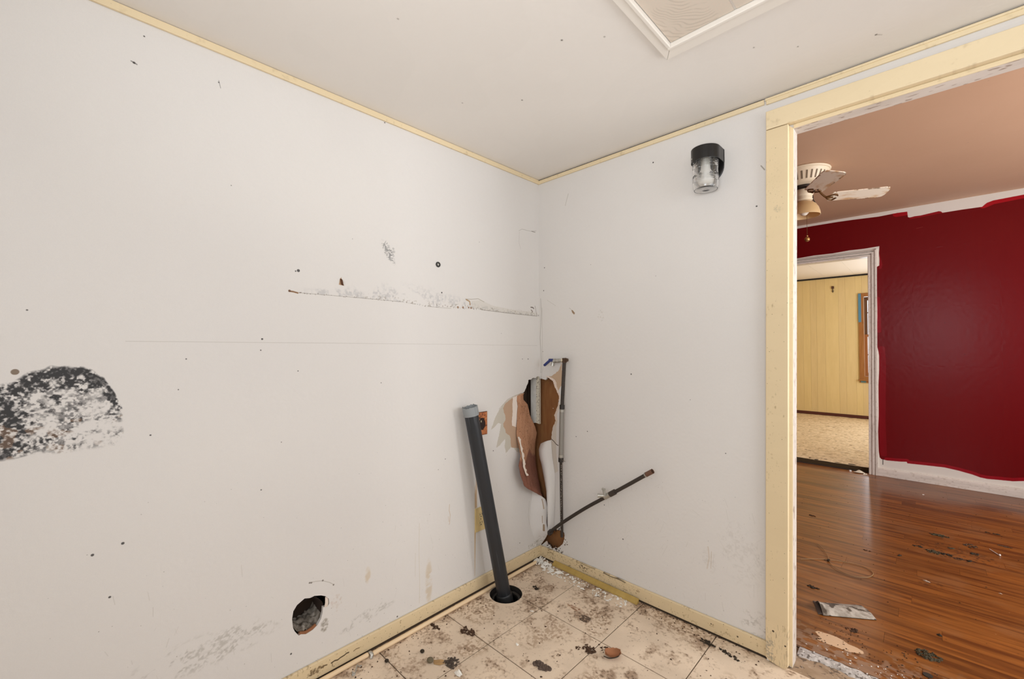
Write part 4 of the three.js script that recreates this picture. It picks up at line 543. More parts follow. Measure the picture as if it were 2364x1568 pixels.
  struct(mesh('wall_side', prism([[ZY - 0.1, -0.05], [Z1, -0.05], [Z1, HY + 0.06], [ZY - 0.1, HY + 0.06]], 0, 0.1, 0, [rect(-5.8, 0.55, -4.2, 1.95)]).applyMatrix4(ONLEFT).translate(YX1 + 0.1, 0, 0), mYw), 'yellow side wall with a window');
  struct(mesh('wall_side', prism(rect(ZY - 0.1, -0.05, Z1, HY + 0.06), 0, 0.1).applyMatrix4(ONLEFT).translate(YX0, 0, 0), mYw), 'yellow side wall hidden left of the far doorway');
  struct(mesh('wall_near', prism([[YX0, 0], [0.34, 0], [0.34, 2.0], [1.215, 2.0], [1.2, 0], [YX1, 0], [YX1, HY], [YX0, HY]], Z1 - 0.006, Z1 - 0.001), mYw), 'yellow back of the far doorway wall');
  windowIn(5, 'z', YX1 + 0.05, -5.8, -4.2, 0.55, 1.95, 'white sash window in the yellow room');
  // the far window with brown frame and blue tape
  const wn = struct(group('window_1'), 'brown framed sash window with blue tape on the yellow wall');
  const mBr = std({ map: paint(128, 512, 0.2, 1.5, (a, b) => { const g = (fbm(a * 60, b * 8, 251, 4) - 0.5) * 30; return [150 + g, 96 + g, 44 + g]; }), roughness: 0.5 }); mBr.map.wrapS = mBr.map.wrapT = THREE.RepeatWrapping;
  const P = (g) => planar(g, (X, Y) => [X, Y]);
  mesh('window_casing', P(prism(rect(WX0, WY0 + 0.045, WX1, WY1), ZY, ZY + 0.018, 0.002, [rect(WX0 + 0.06, WY0 + 0.1, WX1 - 0.06, WY1 - 0.055)])), mBr, wn);
  mesh('window_sill', P(rbox(WX0 - 0.012, WY0 + 0.03, ZY, WX1 + 0.012, WY0 + 0.05, ZY + 0.04, 0.003)), mBr, wn);
  mesh('window_apron', P(box(WX0 + 0.004, WY0, ZY, WX1 - 0.004, WY0 + 0.03, ZY + 0.015)), mBr, wn);
  const mDk = std({ color: 0x5d3a20, roughness: 0.5 });
  mesh('upper_sash', P(prism(rect(WX0 + 0.062, 1.3, WX1 - 0.062, WY1 - 0.058), ZY - 0.06, ZY - 0.035, 0, [rect(WX0 + 0.1, 1.335, WX1 - 0.1, WY1 - 0.11)])), mDk, wn);
  mesh('lower_sash', P(prism(rect(WX0 + 0.062, WY0 + 0.1, WX1 - 0.062, 1.335), ZY - 0.032, ZY - 0.006, 0, [rect(WX0 + 0.1, WY0 + 0.15, WX1 - 0.1, 1.30)])), std({ color: 0x94592c, roughness: 0.5 }), wn);
  for (const y of [1.66, 1.02]) mesh('muntin', P(box(WX0 + 0.1, y, ZY - 0.05, WX1 - 0.1, y + 0.014, ZY - 0.03)), mDk, wn);
  mesh('muntin', P(box(1.28, 1.335, ZY - 0.05, 1.294, WY1 - 0.11, ZY - 0.03)), mDk, wn); mesh('muntin', P(box(1.28, WY0 + 0.15, ZY - 0.03, 1.294, 1.3, ZY - 0.012)), mDk, wn);
  mesh('window_jamb', P(box(WX0 + 0.05, WY0 + 0.09, ZY - 0.06, WX0 + 0.062, WY1 - 0.05, ZY + 0.001)), std({ color: 0xd8c8b0, roughness: 0.6 }), wn);
  mesh('window_pane', P(box(WX0 + 0.062, WY0 + 0.1, ZY - 0.05, WX1 - 0.062, WY1 - 0.06, ZY - 0.048)), phy({ color: 0xffffff, transmission: 1, thickness: 0, roughness: 0 }), wn);
  const mTape = std({ color: 0x4f7f9a, roughness: 0.6 });
  mesh('painters_tape', P(rbox(WX0 - 0.003, 1.525, ZY + 0.0005, WX0 + 0.031, WY1 - 0.004, ZY + 0.0195, 0.0005)), mTape, wn, 'blue tape on the window casing');
  mesh('painters_tape', P(box(WX0 + 0.014, WY0 + 0.002, ZY + 0.0005, WX0 + 0.075, WY0 + 0.028, ZY + 0.0165)), std({ color: 0x5d7f80, roughness: 0.6 }), wn, 'blue tape below the window sill');
  const br = tag(group('wall_bracket', 0.524, 2.075, ZY), 'small dark bracket on the yellow wall left of the window', 'bracket');
  mesh('bracket_plate', rbox(-0.016, -0.005, 0, 0.016, 0.035, 0.02, 0.004), std({ color: 0x54301c, roughness: 0.6 }), br); mesh('bracket_stem', box(-0.003, -0.065, 0.001, 0.004, -0.005, 0.012), mDarkWood, br); mesh('bracket_arm', box(-0.014, -0.045, 0.001, 0.016, -0.04, 0.01), mDarkWood, br);
}

// ------------------------------------------------------------------ things in the laundry corner
{
  // black drain pipe
  const base = V(0.118, 0, 0.405), top = V(0.052, 0.905, 0.559), dir = top.clone().sub(base).normalize();
  const p = tag(group('drain_pipe', base.x, base.y, base.z), 'black plastic drain pipe leaning from the floor hole to the left wall', 'pipe');
  const at = (t) => dir.clone().multiplyScalar(t), Lp = top.distanceTo(base), r = 0.0325;
  const body = lathe([[r - 0.004, -0.2], [r, -0.2], [r, Lp - 0.035], [r - 0.004, Lp - 0.035], [r - 0.004, -0.2]], 36).applyQuaternion(new THREE.Quaternion().setFromUnitVectors(V(0, 1, 0), dir));
  mesh('pipe_body', body, phy({ map: paint(256, 512, 1, 1, (a, b) => { const g = (fbm(a * 12, b * 5, 261, 4) - 0.5) * 26, k = sstep(0.7, 0.8, fbm(a * 50, b * 24, 263, 3)); return mix3([34 + g, 36 + g, 40 + g], [110, 112, 116], k * 0.4); }), roughness: 0.42 }), p);
  const n = 36, ringP = []; for (let k = 0; k <= n; k++) { const t = k / n * Math.PI * 2, e = k === n ? 0 : (hash(k, 3, 6) - 0.5) * 0.006 + (hash(k >> 2, 5, 6) - 0.5) * 0.005; ringP.push([V(Math.cos(t) * (r + 0.0008), Lp - 0.045, Math.sin(t) * (r + 0.0008)), V(Math.cos(t) * (r + 0.0008), Lp - 0.002 + e, Math.sin(t) * (r + 0.0008))]); }
  mesh('worn_collar', sheet(ringP, (q) => [q.x * 4, q.y * 4], -0.003).applyQuaternion(new THREE.Quaternion().setFromUnitVectors(V(0, 1, 0), dir)), std({ color: 0x8f9293, roughness: 0.6 }), p, 'scraped grey collar with a ragged rim');
  const hub = lathe([[r + 0.001, -0.05], [r + 0.006, -0.05], [r + 0.006, -0.002], [r + 0.001, 0.006]], 36).applyQuaternion(new THREE.Quaternion().setFromUnitVectors(V(0, 1, 0), dir)); mesh('pipe_hub', hub, std({ color: 0x1e1d1d, roughness: 0.5 }), p);
}
{
  // rusty socket plate and cream duplex socket
  const o = tag(group('electrical_outlet', 0.0005, 0.803, 0.44), 'rusty orange socket plate with burnt hole right of the pipe top', 'outlet');
  const plate = prism(rect(-0.033, -0.057, 0.033, 0.057), 0, 0.006, 0.0015, [Array.from({ length: 24 }, (_, k) => [-0.002 + 0.02 * Math.cos(-k / 12 * Math.PI) * (1 + 0.15 * hash(k, 1, 1)), -0.002 + 0.026 * Math.sin(-k / 12 * Math.PI) * (1 + 0.2 * hash(k, 2, 2))])]);
  const turn = new THREE.Matrix4().makeRotationY(Math.PI / 2);
  mesh('plate', plate.applyMatrix4(turn), std({ map: paint(256, 256, 0.12, 0.12, (a, b) => { const g = (fbm(a * 90, b * 90, 271, 4) - 0.5) * 60, k = sstep(0.6, 0.7, fbm(a * 160, b * 160, 273, 3)); return mix3([184 + g, 112 + g, 66 + g * 0.6], [72, 40, 26], Math.max(k * 0.7, sstep(0.052, 0.058, Math.max(Math.abs(a) * 1.7, Math.abs(b))) * 0.8)); }, null, -0.06, -0.06), roughness: 0.8 }), o);
  mesh('socket_core', new THREE.CylinderGeometry(0.019, 0.024, 0.004, 20).rotateZ(Math.PI / 2).scale(1, 1.2, 1).translate(0.001, -0.002, 0.002), std({ color: 0x2a1b14, roughness: 0.8 }), o, 'dark burnt socket core');
  mesh('terminal', rbox(0.003, 0.006, 0.004, 0.006, 0.016, 0.01, 0.001), std({ color: 0xcabf9f, roughness: 0.4, metalness: 0.6 }), o);
  const c = tag(group('electrical_outlet', 0.0005, 0.339, 0.452), 'yellowed cream duplex socket low on the wall behind the pipe', 'outlet');
  const ivory = std({ color: 0xd9bf86, roughness: 0.45 }), dark = std({ color: 0x2b241c, roughness: 0.8 });
  mesh('plate', rbox(0, -0.0575, -0.0355, 0.0055, 0.0575, 0.0355, 0.002), ivory, c);
  for (const s of [-1, 1]) {
    const e = mesh('receptacle', prism(Array.from({ length: 24 }, (_, k) => { const t = k / 12 * Math.PI; return [0.0165 * Math.cos(t), clamp(0.0165 * Math.sin(t), -0.0135, 0.0135)]; }), 0.005, 0.0078, 0.0006).applyMatrix4(turn).translate(0, s * 0.0195, 0), std({ color: 0xd2bb86, roughness: 0.45 }), c);
    mesh('slot', box(0.0077, s * 0.0195 + 0.000, -0.0075, 0.0082, s * 0.0195 + 0.009, -0.005), dark, e); mesh('slot', box(0.0077, s * 0.0195 + 0.001, 0.005, 0.0082, s * 0.0195 + 0.008, 0.0073), dark, e);
    mesh('slot', new THREE.CylinderGeometry(0.0026, 0.0026, 0.0006, 12).rotateZ(Math.PI / 2).translate(0.008, s * 0.0195 - 0.0065, 0), dark, e);
  }
  mesh('screw', new THREE.CylinderGeometry(0.003, 0.003, 0.001, 12).rotateZ(Math.PI / 2).translate(0.006, 0, 0), std({ color: 0x8a7a5c, metalness: 0.6, roughness: 0.5 }), c);
}
const mIron = std({ map: paint(256, 256, 0.5, 0.5, (a, b) => { const g = (fbm(a * 40, b * 40, 281, 4) - 0.5) * 34; return [62 + g, 54 + g, 48 + g * 0.8]; }), roughness: 0.65, metalness: 0.3 }); mIron.map.wrapS = mIron.map.wrapT = THREE.RepeatWrapping;
const mSteel = std({ color: 0xb9b6ae, metalness: 0.75, roughness: 0.38 });
{
  // riser with tap
  const z = 0.03, o = tag(group('water_pipe', 0.165, 0.17, z), 'upright dark water pipe with blue handled tap beside the torn corner', 'pipe');
  const Q = (x, y, dz = 0) => V(x - 0.165, y - 0.17, dz);
  mesh('riser', cyl(Q(0.1835, 0.86), Q(0.2, 1.1), 0.0095), mIron, o, 'dark upper length');
  mesh('riser', cyl(Q(0.166, 0.16, -0.014), Q(0.173, 0.58), 0.0075), mIron, o, 'dark thin lower length');
  mesh('sleeve', cyl(Q(0.174, 0.585), Q(0.182, 0.85), 0.0122), std({ color: 0x8f8a82, roughness: 0.5, metalness: 0.2 }), o, 'grey sleeve');
  for (const [x, y] of [[0.183, 0.858], [0.173, 0.576]]) mesh('coupling', cyl(Q(x, y - 0.011), Q(x + 0.0006, y + 0.011), 0.0135), std({ color: 0x2c2723, roughness: 0.6 }), o);
  for (const [x, y] of [[0.1823, 0.838], [0.1745, 0.597]]) mesh('ferrule', cyl(Q(x, y - 0.006), Q(x + 0.0003, y + 0.006), 0.0132), mSteel, o);
  const dots = []; for (let k = 0; k < 46; k++) { const y = mix(0.2, 0.55, k / 45), x = 0.1665 + (y - 0.2) * 0.018; dots.push(flake(rr(0.002, 0.0045), 0.6, 0.003, 6, rr(0, 6)).rotateX(1.2).translate(x - 0.165 + 0.006 + rr(-0.001, 0.002), y - 0.17 + rr(-0.004, 0.004), rr(0.001, 0.006))); }
  const sh = mesh('flaking_scale', merge(dots), std({ color: 0x9c9286, roughness: 1 }), o); sh.userData.kind = 'stuff';
  mesh('wire_tie', tube([Q(0.174, 0.585, 0.008), Q(0.19, 0.582, 0.016), Q(0.213, 0.576, 0.014)], 0.0012, 12, 6), std({ color: 0x5c5146, roughness: 0.7 }), o);
  mesh('elbow', merge([cyl(Q(0.2, 1.095), Q(0.202, 1.118), 0.0125), cyl(Q(0.196, 1.108), Q(0.222, 1.109), 0.0085), cyl(Q(0.204, 1.108), Q(0.211, 1.108), 0.012)]), std({ color: 0x4b3626, roughness: 0.8 }), o, 'rusty elbow');
  mesh('collar', cyl(Q(0.186, 1.106), Q(0.198, 1.107), 0.0115), std({ color: 0xd9ceb4, roughness: 0.5 }), o, 'pale collar');
  mesh('tap_body', merge([cyl(Q(0.118, 1.101), Q(0.188, 1.106), 0.009), cyl(Q(0.15, 1.103), Q(0.168, 1.104), 0.0115, 0.0115, 8), cyl(Q(0.128, 1.102), Q(0.142, 1.103), 0.0122, 0.0122, 8)]), mSteel, o, 'silver tap body');
  mesh('tap_spout', merge([cyl(Q(0.124, 1.098), Q(0.122, 1.078, 0.004), 0.008), cyl(Q(0.1222, 1.082, 0.004), Q(0.1218, 1.075, 0.005), 0.0105)]), mSteel, o);
  const hnd = mesh('tap_handle', merge([rbox(-0.014, -0.008, -0.009, 0.012, 0.008, 0.009, 0.003).translate(0.117 - 0.165, 1.106 - 0.17, 0.006), rbox(-0.042, -0.006, -0.007, 0.004, 0.006, 0.007, 0.003).rotateZ(0.62).translate(0.104 - 0.165, 1.1 - 0.17, 0.01)]), phy({ color: 0x1f2d6b, roughness: 0.35 }), o, 'blue lever handle');
}
{
  // slanting pipe with a small valve
  const z = 0.052, o = tag(group('water_pipe', 0.103, 0.173, z), 'dark slanting water pipe with small grey valve rising across the right wall', 'pipe');
  const Q = (x, y, dz = 0) => V(x - 0.103, y - 0.173, dz);
  mesh('pipe_run', tube([Q(0.085, 0.155, -0.036), Q(0.103, 0.173, -0.012), Q(0.174, 0.236), Q(0.281, 0.322), Q(0.36, 0.382), Q(0.443, 0.441), Q(0.485, 0.471), Q(0.6, 0.553), Q(0.68, 0.611)], 0.0085, 60, 14), mIron, o);
  mesh('end_cap', cyl(Q(0.672, 0.6055), Q(0.702, 0.6265), 0.0105, 0.0105, 18, true), std({ color: 0x6b4a38, roughness: 0.6, side: THREE.DoubleSide }), o, 'brownish open end ferrule'); mesh('end_ring', cyl(Q(0.667, 0.602), Q(0.671, 0.605), 0.0112), mSteel, o); mesh('end_core', cyl(Q(0.69, 0.618), Q(0.694, 0.621), 0.009), std({ color: 0x15110e }), o);
  mesh('coupling', cyl(Q(0.485, 0.472), Q(0.512, 0.491), 0.0125), std({ color: 0x3d332b, roughness: 0.7 }), o);
  mesh('valve_body', merge([cyl(Q(0.456, 0.452), Q(0.484, 0.472), 0.0125), cyl(Q(0.462, 0.462, 0.004), Q(0.44, 0.46, 0.02), 0.008), cyl(Q(0.441, 0.461, 0.019), Q(0.432, 0.46, 0.026), 0.0095)]), mSteel, o, 'grey valve body');
  mesh('valve_handle', merge([rbox(-0.006, -0.004, -0.004, 0.006, 0.03, 0.004, 0.003).rotateZ(0.25).translate(0.462 - 0.103, 0.468 - 0.173, 0.012), rbox(-0.01, -0.004, -0.004, 0.008, 0.006, 0.005, 0.002).translate(0.458 - 0.103, 0.492 - 0.173, 0.012)]), std({ color: 0xa9a59c, roughness: 0.55, metalness: 0.3 }), o, 'small grey valve handle');
  mesh('root_fitting', merge([cyl(Q(0.088, 0.159, -0.028), Q(0.112, 0.181, -0.01), 0.013), cyl(Q(0.098, 0.176, -0.006), Q(0.104, 0.181, 0.0), 0.006)]), std({ color: 0x3a2f27, roughness: 0.8 }), o);
}
{
  // wall lamp with ribbed jar
  const o = tag(group('wall_lamp', 0.945, 1.87, 0), 'black wall lamp with ribbed clear glass jar beside the door casing', 'lamp');
  const blk = phy({ color: 0x0c0a0a, roughness: 0.32 });
  const hw = 0.0545, zc = 0.058;
  const plate = [[-hw, 0.112], [hw, 0.112], [hw, 0.05]]; for (let k = 0; k <= 16; k++) { const t = -k / 16 * Math.PI; plate.push([hw * Math.cos(t), 0.05 + 0.062 * Math.sin(t)]); } plate.push([-hw, 0.05]);
  mesh('mount_plate', prism(plate.reverse(), 0.0005, 0.01, 0.0015), blk, o);
  const cap = [[-hw, 0], [hw, 0], [hw, -zc]]; for (let k = 0; k <= 20; k++) { const t = k / 20 * Math.PI; cap.push([hw * Math.cos(t), -zc - hw * Math.sin(t)]); } cap.push([-hw, -zc]);
  const hoodTop = prism([...cap].reverse(), 0.108, 0.112, 0.001).applyMatrix4(ONFLOOR);
  const inner = cap.map(([x, y]) => { const d = V(x, 0, y); return [x * 0.94, y > -0.001 ? -0.0 : (-zc + (y + zc) * 0.94)]; });
  const hoodSide = prism([...cap].reverse(), 0.058, 0.11, 0.001, [inner]).applyMatrix4(ONFLOOR);
  mesh('hood', merge([hoodTop, hoodSide]), blk, o);
  mesh('screw', new THREE.SphereGeometry(0.003, 10, 8).translate(-0.04, 0.072, zc + 0.037), mSteel, o);
  mesh('socket', cyl(V(0, 0.05, zc), V(0, 0.109, zc), 0.02), std({ color: 0xe3ded3, roughness: 0.5 }), o, 'white lamp socket');
  const outer = [], inn = []; for (let k = 0; k <= 90; k++) { const t = k / 90, y = mix(0.066, -0.055, t); let r = 0.0475 * (t > 0.86 ? Math.sqrt(Math.max(0, 1 - ((t - 0.86) / 0.2) ** 2)) * 0.25 + 0.75 : 1); const rib = (t < 0.3 || (t > 0.52 && t < 0.74)) ? 0.0017 * Math.sin(t * 2 * Math.PI * 20) : 0; outer.push([r + rib, y]); inn.push([r - 0.004, Math.max(y, -0.0515)]); }
  const prof = [...outer, [0.02, -0.0562], [0.0002, -0.0555], [0.0002, -0.0518], [0.02, -0.0518], ...inn.reverse()]; prof.push(outer[0]);
  mesh('glass_jar', lathe(prof.reverse(), 48).translate(0, 0, zc), phy({ color: 0xffffff, transmission: 1, thickness: 0.004, roughness: 0.04, ior: 1.48 }), o, 'ribbed clear glass jar');
  mesh('bulb', lathe([[0.0002, -0.04], [0.014, -0.039], [0.027, -0.032], [0.032, -0.02], [0.031, -0.006], [0.025, 0.01], [0.019, 0.024], [0.017, 0.05]].reverse().map((q) => q), 28).translate(0, 0.004, zc), phy({ color: 0xf0ece4, roughness: 0.35 }), o, 'frosted white bulb');
}
{
  const a = tag(group('wall_anchor', 0, 1.5545, 0.7), 'small dark ringed screw above the old shelf line', 'screw');
  mesh('washer', new THREE.TorusGeometry(0.0095, 0.003, 10, 24).rotateY(Math.PI / 2).translate(0.002, 0, 0), std({ color: 0x3a3937, roughness: 0.5, metalness: 0.5 }), a); mesh('screw_head', new THREE.SphereGeometry(0.0052, 14, 10).scale(0.6, 1, 1).translate(0.002, 0, 0), mSteel, a);
  const nl = tag(group('bent_nail', 0, 1.432, 1.145), 'rusty bent nail stub left of the old shelf line', 'nail');
  mesh('nail_shank', tube([V(-0.004, 0.008, 0.002), V(0.006, 0.004, 0), V(0.009, -0.008, -0.002), V(0.004, -0.014, -0.005)], 0.0025, 14, 8), std({ color: 0x53301a, roughness: 0.9 }), nl);
  // cream pipes along the baseboard
  const mRod = std({ color: 0xe6c9a2, roughness: 0.45 });
  const capsule = (x0, z0, x1, z1, r) => merge([cyl(V(x0, r, z0), V(x1, r, z1), r, r, 16), new THREE.SphereGeometry(r, 14, 10).translate(x0, r, z0), new THREE.SphereGeometry(r, 14, 10).translate(x1, r, z1)]);
  tag(mesh('floor_pipe', capsule(0.042, 0.09, 0.045, 1.032, 0.0085).translate(-0.0, 0.0, 0), mRod), 'long thin cream pipe lying along the left baseboard past the drain', 'pipe');
  tag(mesh('floor_pipe', capsule(0.036, 1.058, 0.034, 2.2, 0.0085), mRod), 'cream pipe along the left baseboard running out of the bottom edge', 'pipe');
  const cl = tag(group('pipe_clip', 0.04, 0, 1.045), 'small grey metal clip between the two cream floor pipes', 'clip');
  mesh('clip_band', tube([V(-0.02, 0.002, 0), V(-0.011, 0.01, 0), V(0, 0.017, 0.001), V(0.01, 0.011, 0), V(0.014, 0.002, 0.002)], 0.003, 20, 8).scale(1, 1, 2.2), mSteel, cl); mesh('clip_screw', new THREE.SphereGeometry(0.004, 10, 8).translate(-0.018, 0.006, 0), std({ color: 0x3c3a38, roughness: 0.5 }), cl);
  tag(mesh('wire_hook', merge([tube([V(0.055, 0.004, 1.105), V(0.06, 0.012, 1.108), V(0.07, 0.011, 1.116), V(0.084, 0.008, 1.127), V(0.09, 0.012, 1.134), V(0.082, 0.014, 1.138)], 0.0022, 30, 8), tube([V(0.055, 0.004, 1.105), V(0.063, 0.003, 1.1), V(0.066, 0.005, 1.094)], 0.002, 10, 8), flake(0.008, 1, 0.008, 8).translate(0.088, 0.004, 1.135)]), mSteel), 'bent silver metal hook on tiles beside the cream pipe', 'hook');
  // loose olive moulding
  const strip = prism([[0, 0], [0.022, 0], [0.02, 0.006], [0.012, 0.012], [0.004, 0.016], [0.0, 0.019]], 0, 0.5, 0.0006).applyMatrix4(new THREE.Matrix4().makeRotationY(Math.PI / 2)).applyMatrix4(new THREE.Matrix4().makeScale(1, 1, -1));
  const sg = new THREE.BufferGeometry(); sg.copy(strip); { const ix = sg.attributes.position.count; for (const k of ['position', 'normal', 'uv']) { const at = sg.attributes[k], n = at.itemSize; for (let i = 0; i < ix; i += 3) for (let c = 0; c < n; c++) { const t = at.array[(i + 1) * n + c]; at.array[(i + 1) * n + c] = at.array[(i + 2) * n + c]; at.array[(i + 2) * n + c] = t; } } sg.computeVertexNormals(); }
  planar(sg, (x, y, z) => [x, y + z]); const ls = mesh('molding_strip', sg, std({ map: paint(512, 64, 0.5, 0.05, (a, b) => { const g = (fbm(a * 40, b * 60, 291, 4) - 0.5) * 40; return [176 + g * 0.5, 146 + g * 0.5, 78 + g * 0.5]; }), roughness: 0.6 })); ls.material.map.wrapS = ls.material.map.wrapT = THREE.RepeatWrapping; ls.position.set(0.117, 0.001, 0.018); ls.rotation.y = -0.018;
  tag(ls, 'loose olive yellow moulding strip lying against the right baseboard', 'molding');
}

// ------------------------------------------------------------------ ceiling fan in the red room
{
  const o = tag(group('ceiling_fan', 0.989, HR, -1.64), 'dusty cream four blade ceiling fan with glass light shade', 'fan');
  const cream = std({ color: 0xe2d0b2, roughness: 0.5 }), bronze = std({ color: 0x6b4a26, metalness: 0.6, roughness: 0.42 }), dark = std({ color: 0x2a1e14, roughness: 0.7 });
  mesh('ceiling_rim', lathe([[0.0, 0], [0.152, 0], [0.155, -0.006], [0.152, -0.014], [0.145, -0.016], [0.0, -0.016]].reverse(), 48), cream, o);
  mesh('motor_housing', lathe([[0.146, -0.016], [0.142, -0.03], [0.118, -0.085], [0.1, -0.105], [0.0, -0.107]].reverse(), 48), cream, o);
  for (let k = 0; k < 30; k++) { const t = k / 30 * Math.PI * 2, s = mesh('vent_slot', box(-0.0045, -0.03, -0.0015, 0.0045, 0.022, 0.0015), std({ color: 0x77664f, roughness: 0.8 }), o); s.rotation.order = 'YXZ'; s.rotation.y = Math.PI / 2 - t; s.rotation.x = 0.41; s.position.set(Math.cos(t) * 0.1305, -0.056, Math.sin(t) * 0.1305); }
  mesh('blade_hub', lathe([[0.07, -0.107], [0.072, -0.118], [0.068, -0.13], [0.0, -0.131]].reverse(), 36), dark, o);
  mesh('switch_cup', lathe([[0.055, -0.131], [0.056, -0.16], [0.05, -0.172], [0.046, -0.176], [0.05, -0.182], [0.046, -0.19], [0.052, -0.196], [0.044, -0.205], [0.0, -0.206]].reverse(), 36), cream, o);
  const mBlade = std({ map: paint(512, 128, 0.5, 0.16, (a, b) => { const q = fbm(a * 9, b * 22, 301, 4), e = Math.max(0, 1 - Math.abs(Math.abs(b) - 0.058) / 0.012); let c = mix3([240, 226, 204], [206, 164, 118], sstep(0.48, 0.7, q + 0.12 * Math.exp(-(((a - 0.3) / 0.12) ** 2)))); return mix3(c, [104, 76, 50], sstep(0.72, 0.86, fbm(a * 60, b * 60, 303, 3) * 0.8 + 0.42 * e) * 0.7); }, null, 0, -0.08), roughness: 0.6 });
  const edgeM = std({ color: 0x6e4f34, roughness: 0.7 });
  const bs = [[0.0, -0.048], [0.005, -0.052], [0.29, -0.062], [0.312, -0.055], [0.322, -0.035], [0.324, 0], [0.322, 0.035], [0.312, 0.055], [0.29, 0.062], [0.005, 0.052], [0.0, 0.048]];
  for (let k = 0; k < 4; k++) {
    const th = THREE.MathUtils.degToRad(-28.8 + 90 * k), b = new THREE.Group(); b.name = 'fan_blade'; o.add(b); b.rotation.y = -th; b.position.set(0, -0.187, 0);
    const g = prism(bs, -0.0028, 0.0028, 0.0008); const bl = mesh('blade_board', planar(g, (x, y) => [x, y]).applyMatrix4(new THREE.Matrix4().makeRotationX(-Math.PI / 2)).applyMatrix4(new THREE.Matrix4().makeRotationX(-0.22)).translate(0.156, 0.002, 0), mBlade, b);
    mesh('blade_iron', merge([tube([V(0.05, 0.062, 0), V(0.085, 0.05, 0.003), V(0.11, 0.02, 0), V(0.14, -0.004, -0.002), V(0.172, -0.004, 0)], 0.0065, 24, 8), tube([V(0.13, 0.0, 0), V(0.15, 0.0, 0.025), V(0.178, 0.004, 0.034), V(0.195, 0.0, 0.012)], 0.005, 20, 8), tube([V(0.13, 0.0, 0), V(0.15, -0.006, -0.025), V(0.178, -0.012, -0.034), V(0.195, -0.006, -0.012)], 0.005, 20, 8)]), bronze, b);
  }
  mesh('light_shade', lathe([[0.032, -0.207], [0.045, -0.212], [0.068, -0.23], [0.084, -0.256], [0.092, -0.285], [0.094, -0.306], [0.091, -0.306], [0.089, -0.285], [0.081, -0.257], [0.065, -0.233], [0.043, -0.216], [0.03, -0.211]], 44), phy({ color: 0xe8c993, roughness: 0.5, transmission: 0.4, thickness: 0 }), o, 'amber frosted glass bell shade');
  mesh('bulb', lathe([[0.0002, -0.302], [0.015, -0.299], [0.027, -0.287], [0.03, -0.272], [0.026, -0.255], [0.016, -0.236], [0.013, -0.206]], 28), phy({ color: 0xf4ead8, roughness: 0.3 }), o, 'white bulb inside the shade');
  mesh('switch_arm', tube([V(0.036, -0.14, -0.04), V(0.044, -0.16, -0.048), V(0.046, -0.19, -0.052), V(0.056, -0.212, -0.06)], 0.003, 16, 8), dark, o);
  mesh('pull_chain', cyl(V(0.012, -0.43, -0.024), V(0.012, -0.21, -0.024), 0.0012, 0.0012, 6), bronze, o);
  mesh('chain_pendant', merge([new THREE.IcosahedronGeometry(0.0165, 1).translate(0.012, -0.463, -0.024), new THREE.SphereGeometry(0.006, 10, 8).translate(0.012, -0.44, -0.024)]), std({ color: 0xb98a52, metalness: 0.7, roughness: 0.3 }), o, 'faceted brass pull ball');
}

// ------------------------------------------------------------------ litter on the wood floor
const WY = 0.0082;
const litter = { dark: std({ color: 0x33291d, roughness: 1 }), grey: std({ color: 0x443b28, roughness: 1 }), brown: std({ color: 0x4a3322, roughness: 1 }), pale: std({ color: 0xdccfb8, roughness: 0.9 }), white: std({ color: 0xe8e2d8, roughness: 0.9 }) };
function clump(n, r, rz, h, fr) { const l = []; for (let k = 0; k < n * 2.4; k++) { const t = rr(0, 6.28), q = Math.sqrt(rnd()); const f = rr(fr * 0.3, fr * 1.1); l.push(flake(f, rr(0.3, 0.9), Math.min(h * 0.6, f * rr(0.25, 0.55)), 7, rr(0, 6)).rotateX(rr(-0.25, 0.25)).translate(q * r * Math.cos(t), rr(0, h * 0.35) * (1 - q), q * rz * Math.sin(t))); } return merge(l); }
{
  // flattened grey tube
  const o = tag(group('flattened_tube', 1.3, WY, -0.53), 'flattened dirty grey tube with open end on the wood floor', 'debris');
  const A = V(1.201, 0, -0.52), B = V(1.241, 0, -0.43), C = V(1.41, 0, -0.548), D = V(1.352, 0, -0.632);
  const up = [], dn = [];
  for (let r = 0; r <= 22; r++) { const u = r / 22, ra = [], rb = []; for (let c = 0; c <= 10; c++) { const v = c / 10, lift = Math.sin(Math.PI * v) * mix(0.026, 0.006, Math.pow(u, 0.6)); const p = A.clone().lerp(D, u).lerp(B.clone().lerp(C, u), v); const w = (noise(u * 18, v * 7, 5) - 0.5) * 0.006 * Math.sin(Math.PI * v); ra.push(V(p.x - 1.3, 0.002 + lift + w, p.z + 0.53)); } up.push(ra); }
  mesh('upper_skin', sheet(up, (q) => [q.x + 0.3, q.z + 0.3], -0.0015), std({ map: paint(512, 512, 0.6, 0.6, (a, b) => { const g = (fbm(a * 60, b * 60, 311, 4) - 0.5) * 90; return mix3([164 + g, 154 + g, 140 + g], [66, 54, 42], sstep(0.55, 0.68, fbm(a * 34, b * 50, 313, 4)) * 0.8); }), roughness: 0.95, side: THREE.DoubleSide }), o);
  const low = up.map((row) => row.map((q) => V(q.x, 0.001, q.z))); mesh('lower_skin', sheet(low, () => [0, 0], 0.0008), std({ color: 0x4a4238, roughness: 1 }), o);
  mesh('torn_lip', sheet([[V(-0.112, 0.001, 0.0), V(-0.075, 0.001, 0.105)], [V(-0.1, 0.006, 0.006), V(-0.065, 0.005, 0.1)], [V(-0.085, 0.002, 0.012), V(-0.055, 0.002, 0.094)]], () => [0, 0], 0.001), std({ color: 0x6a6056, roughness: 1 }), o);
}
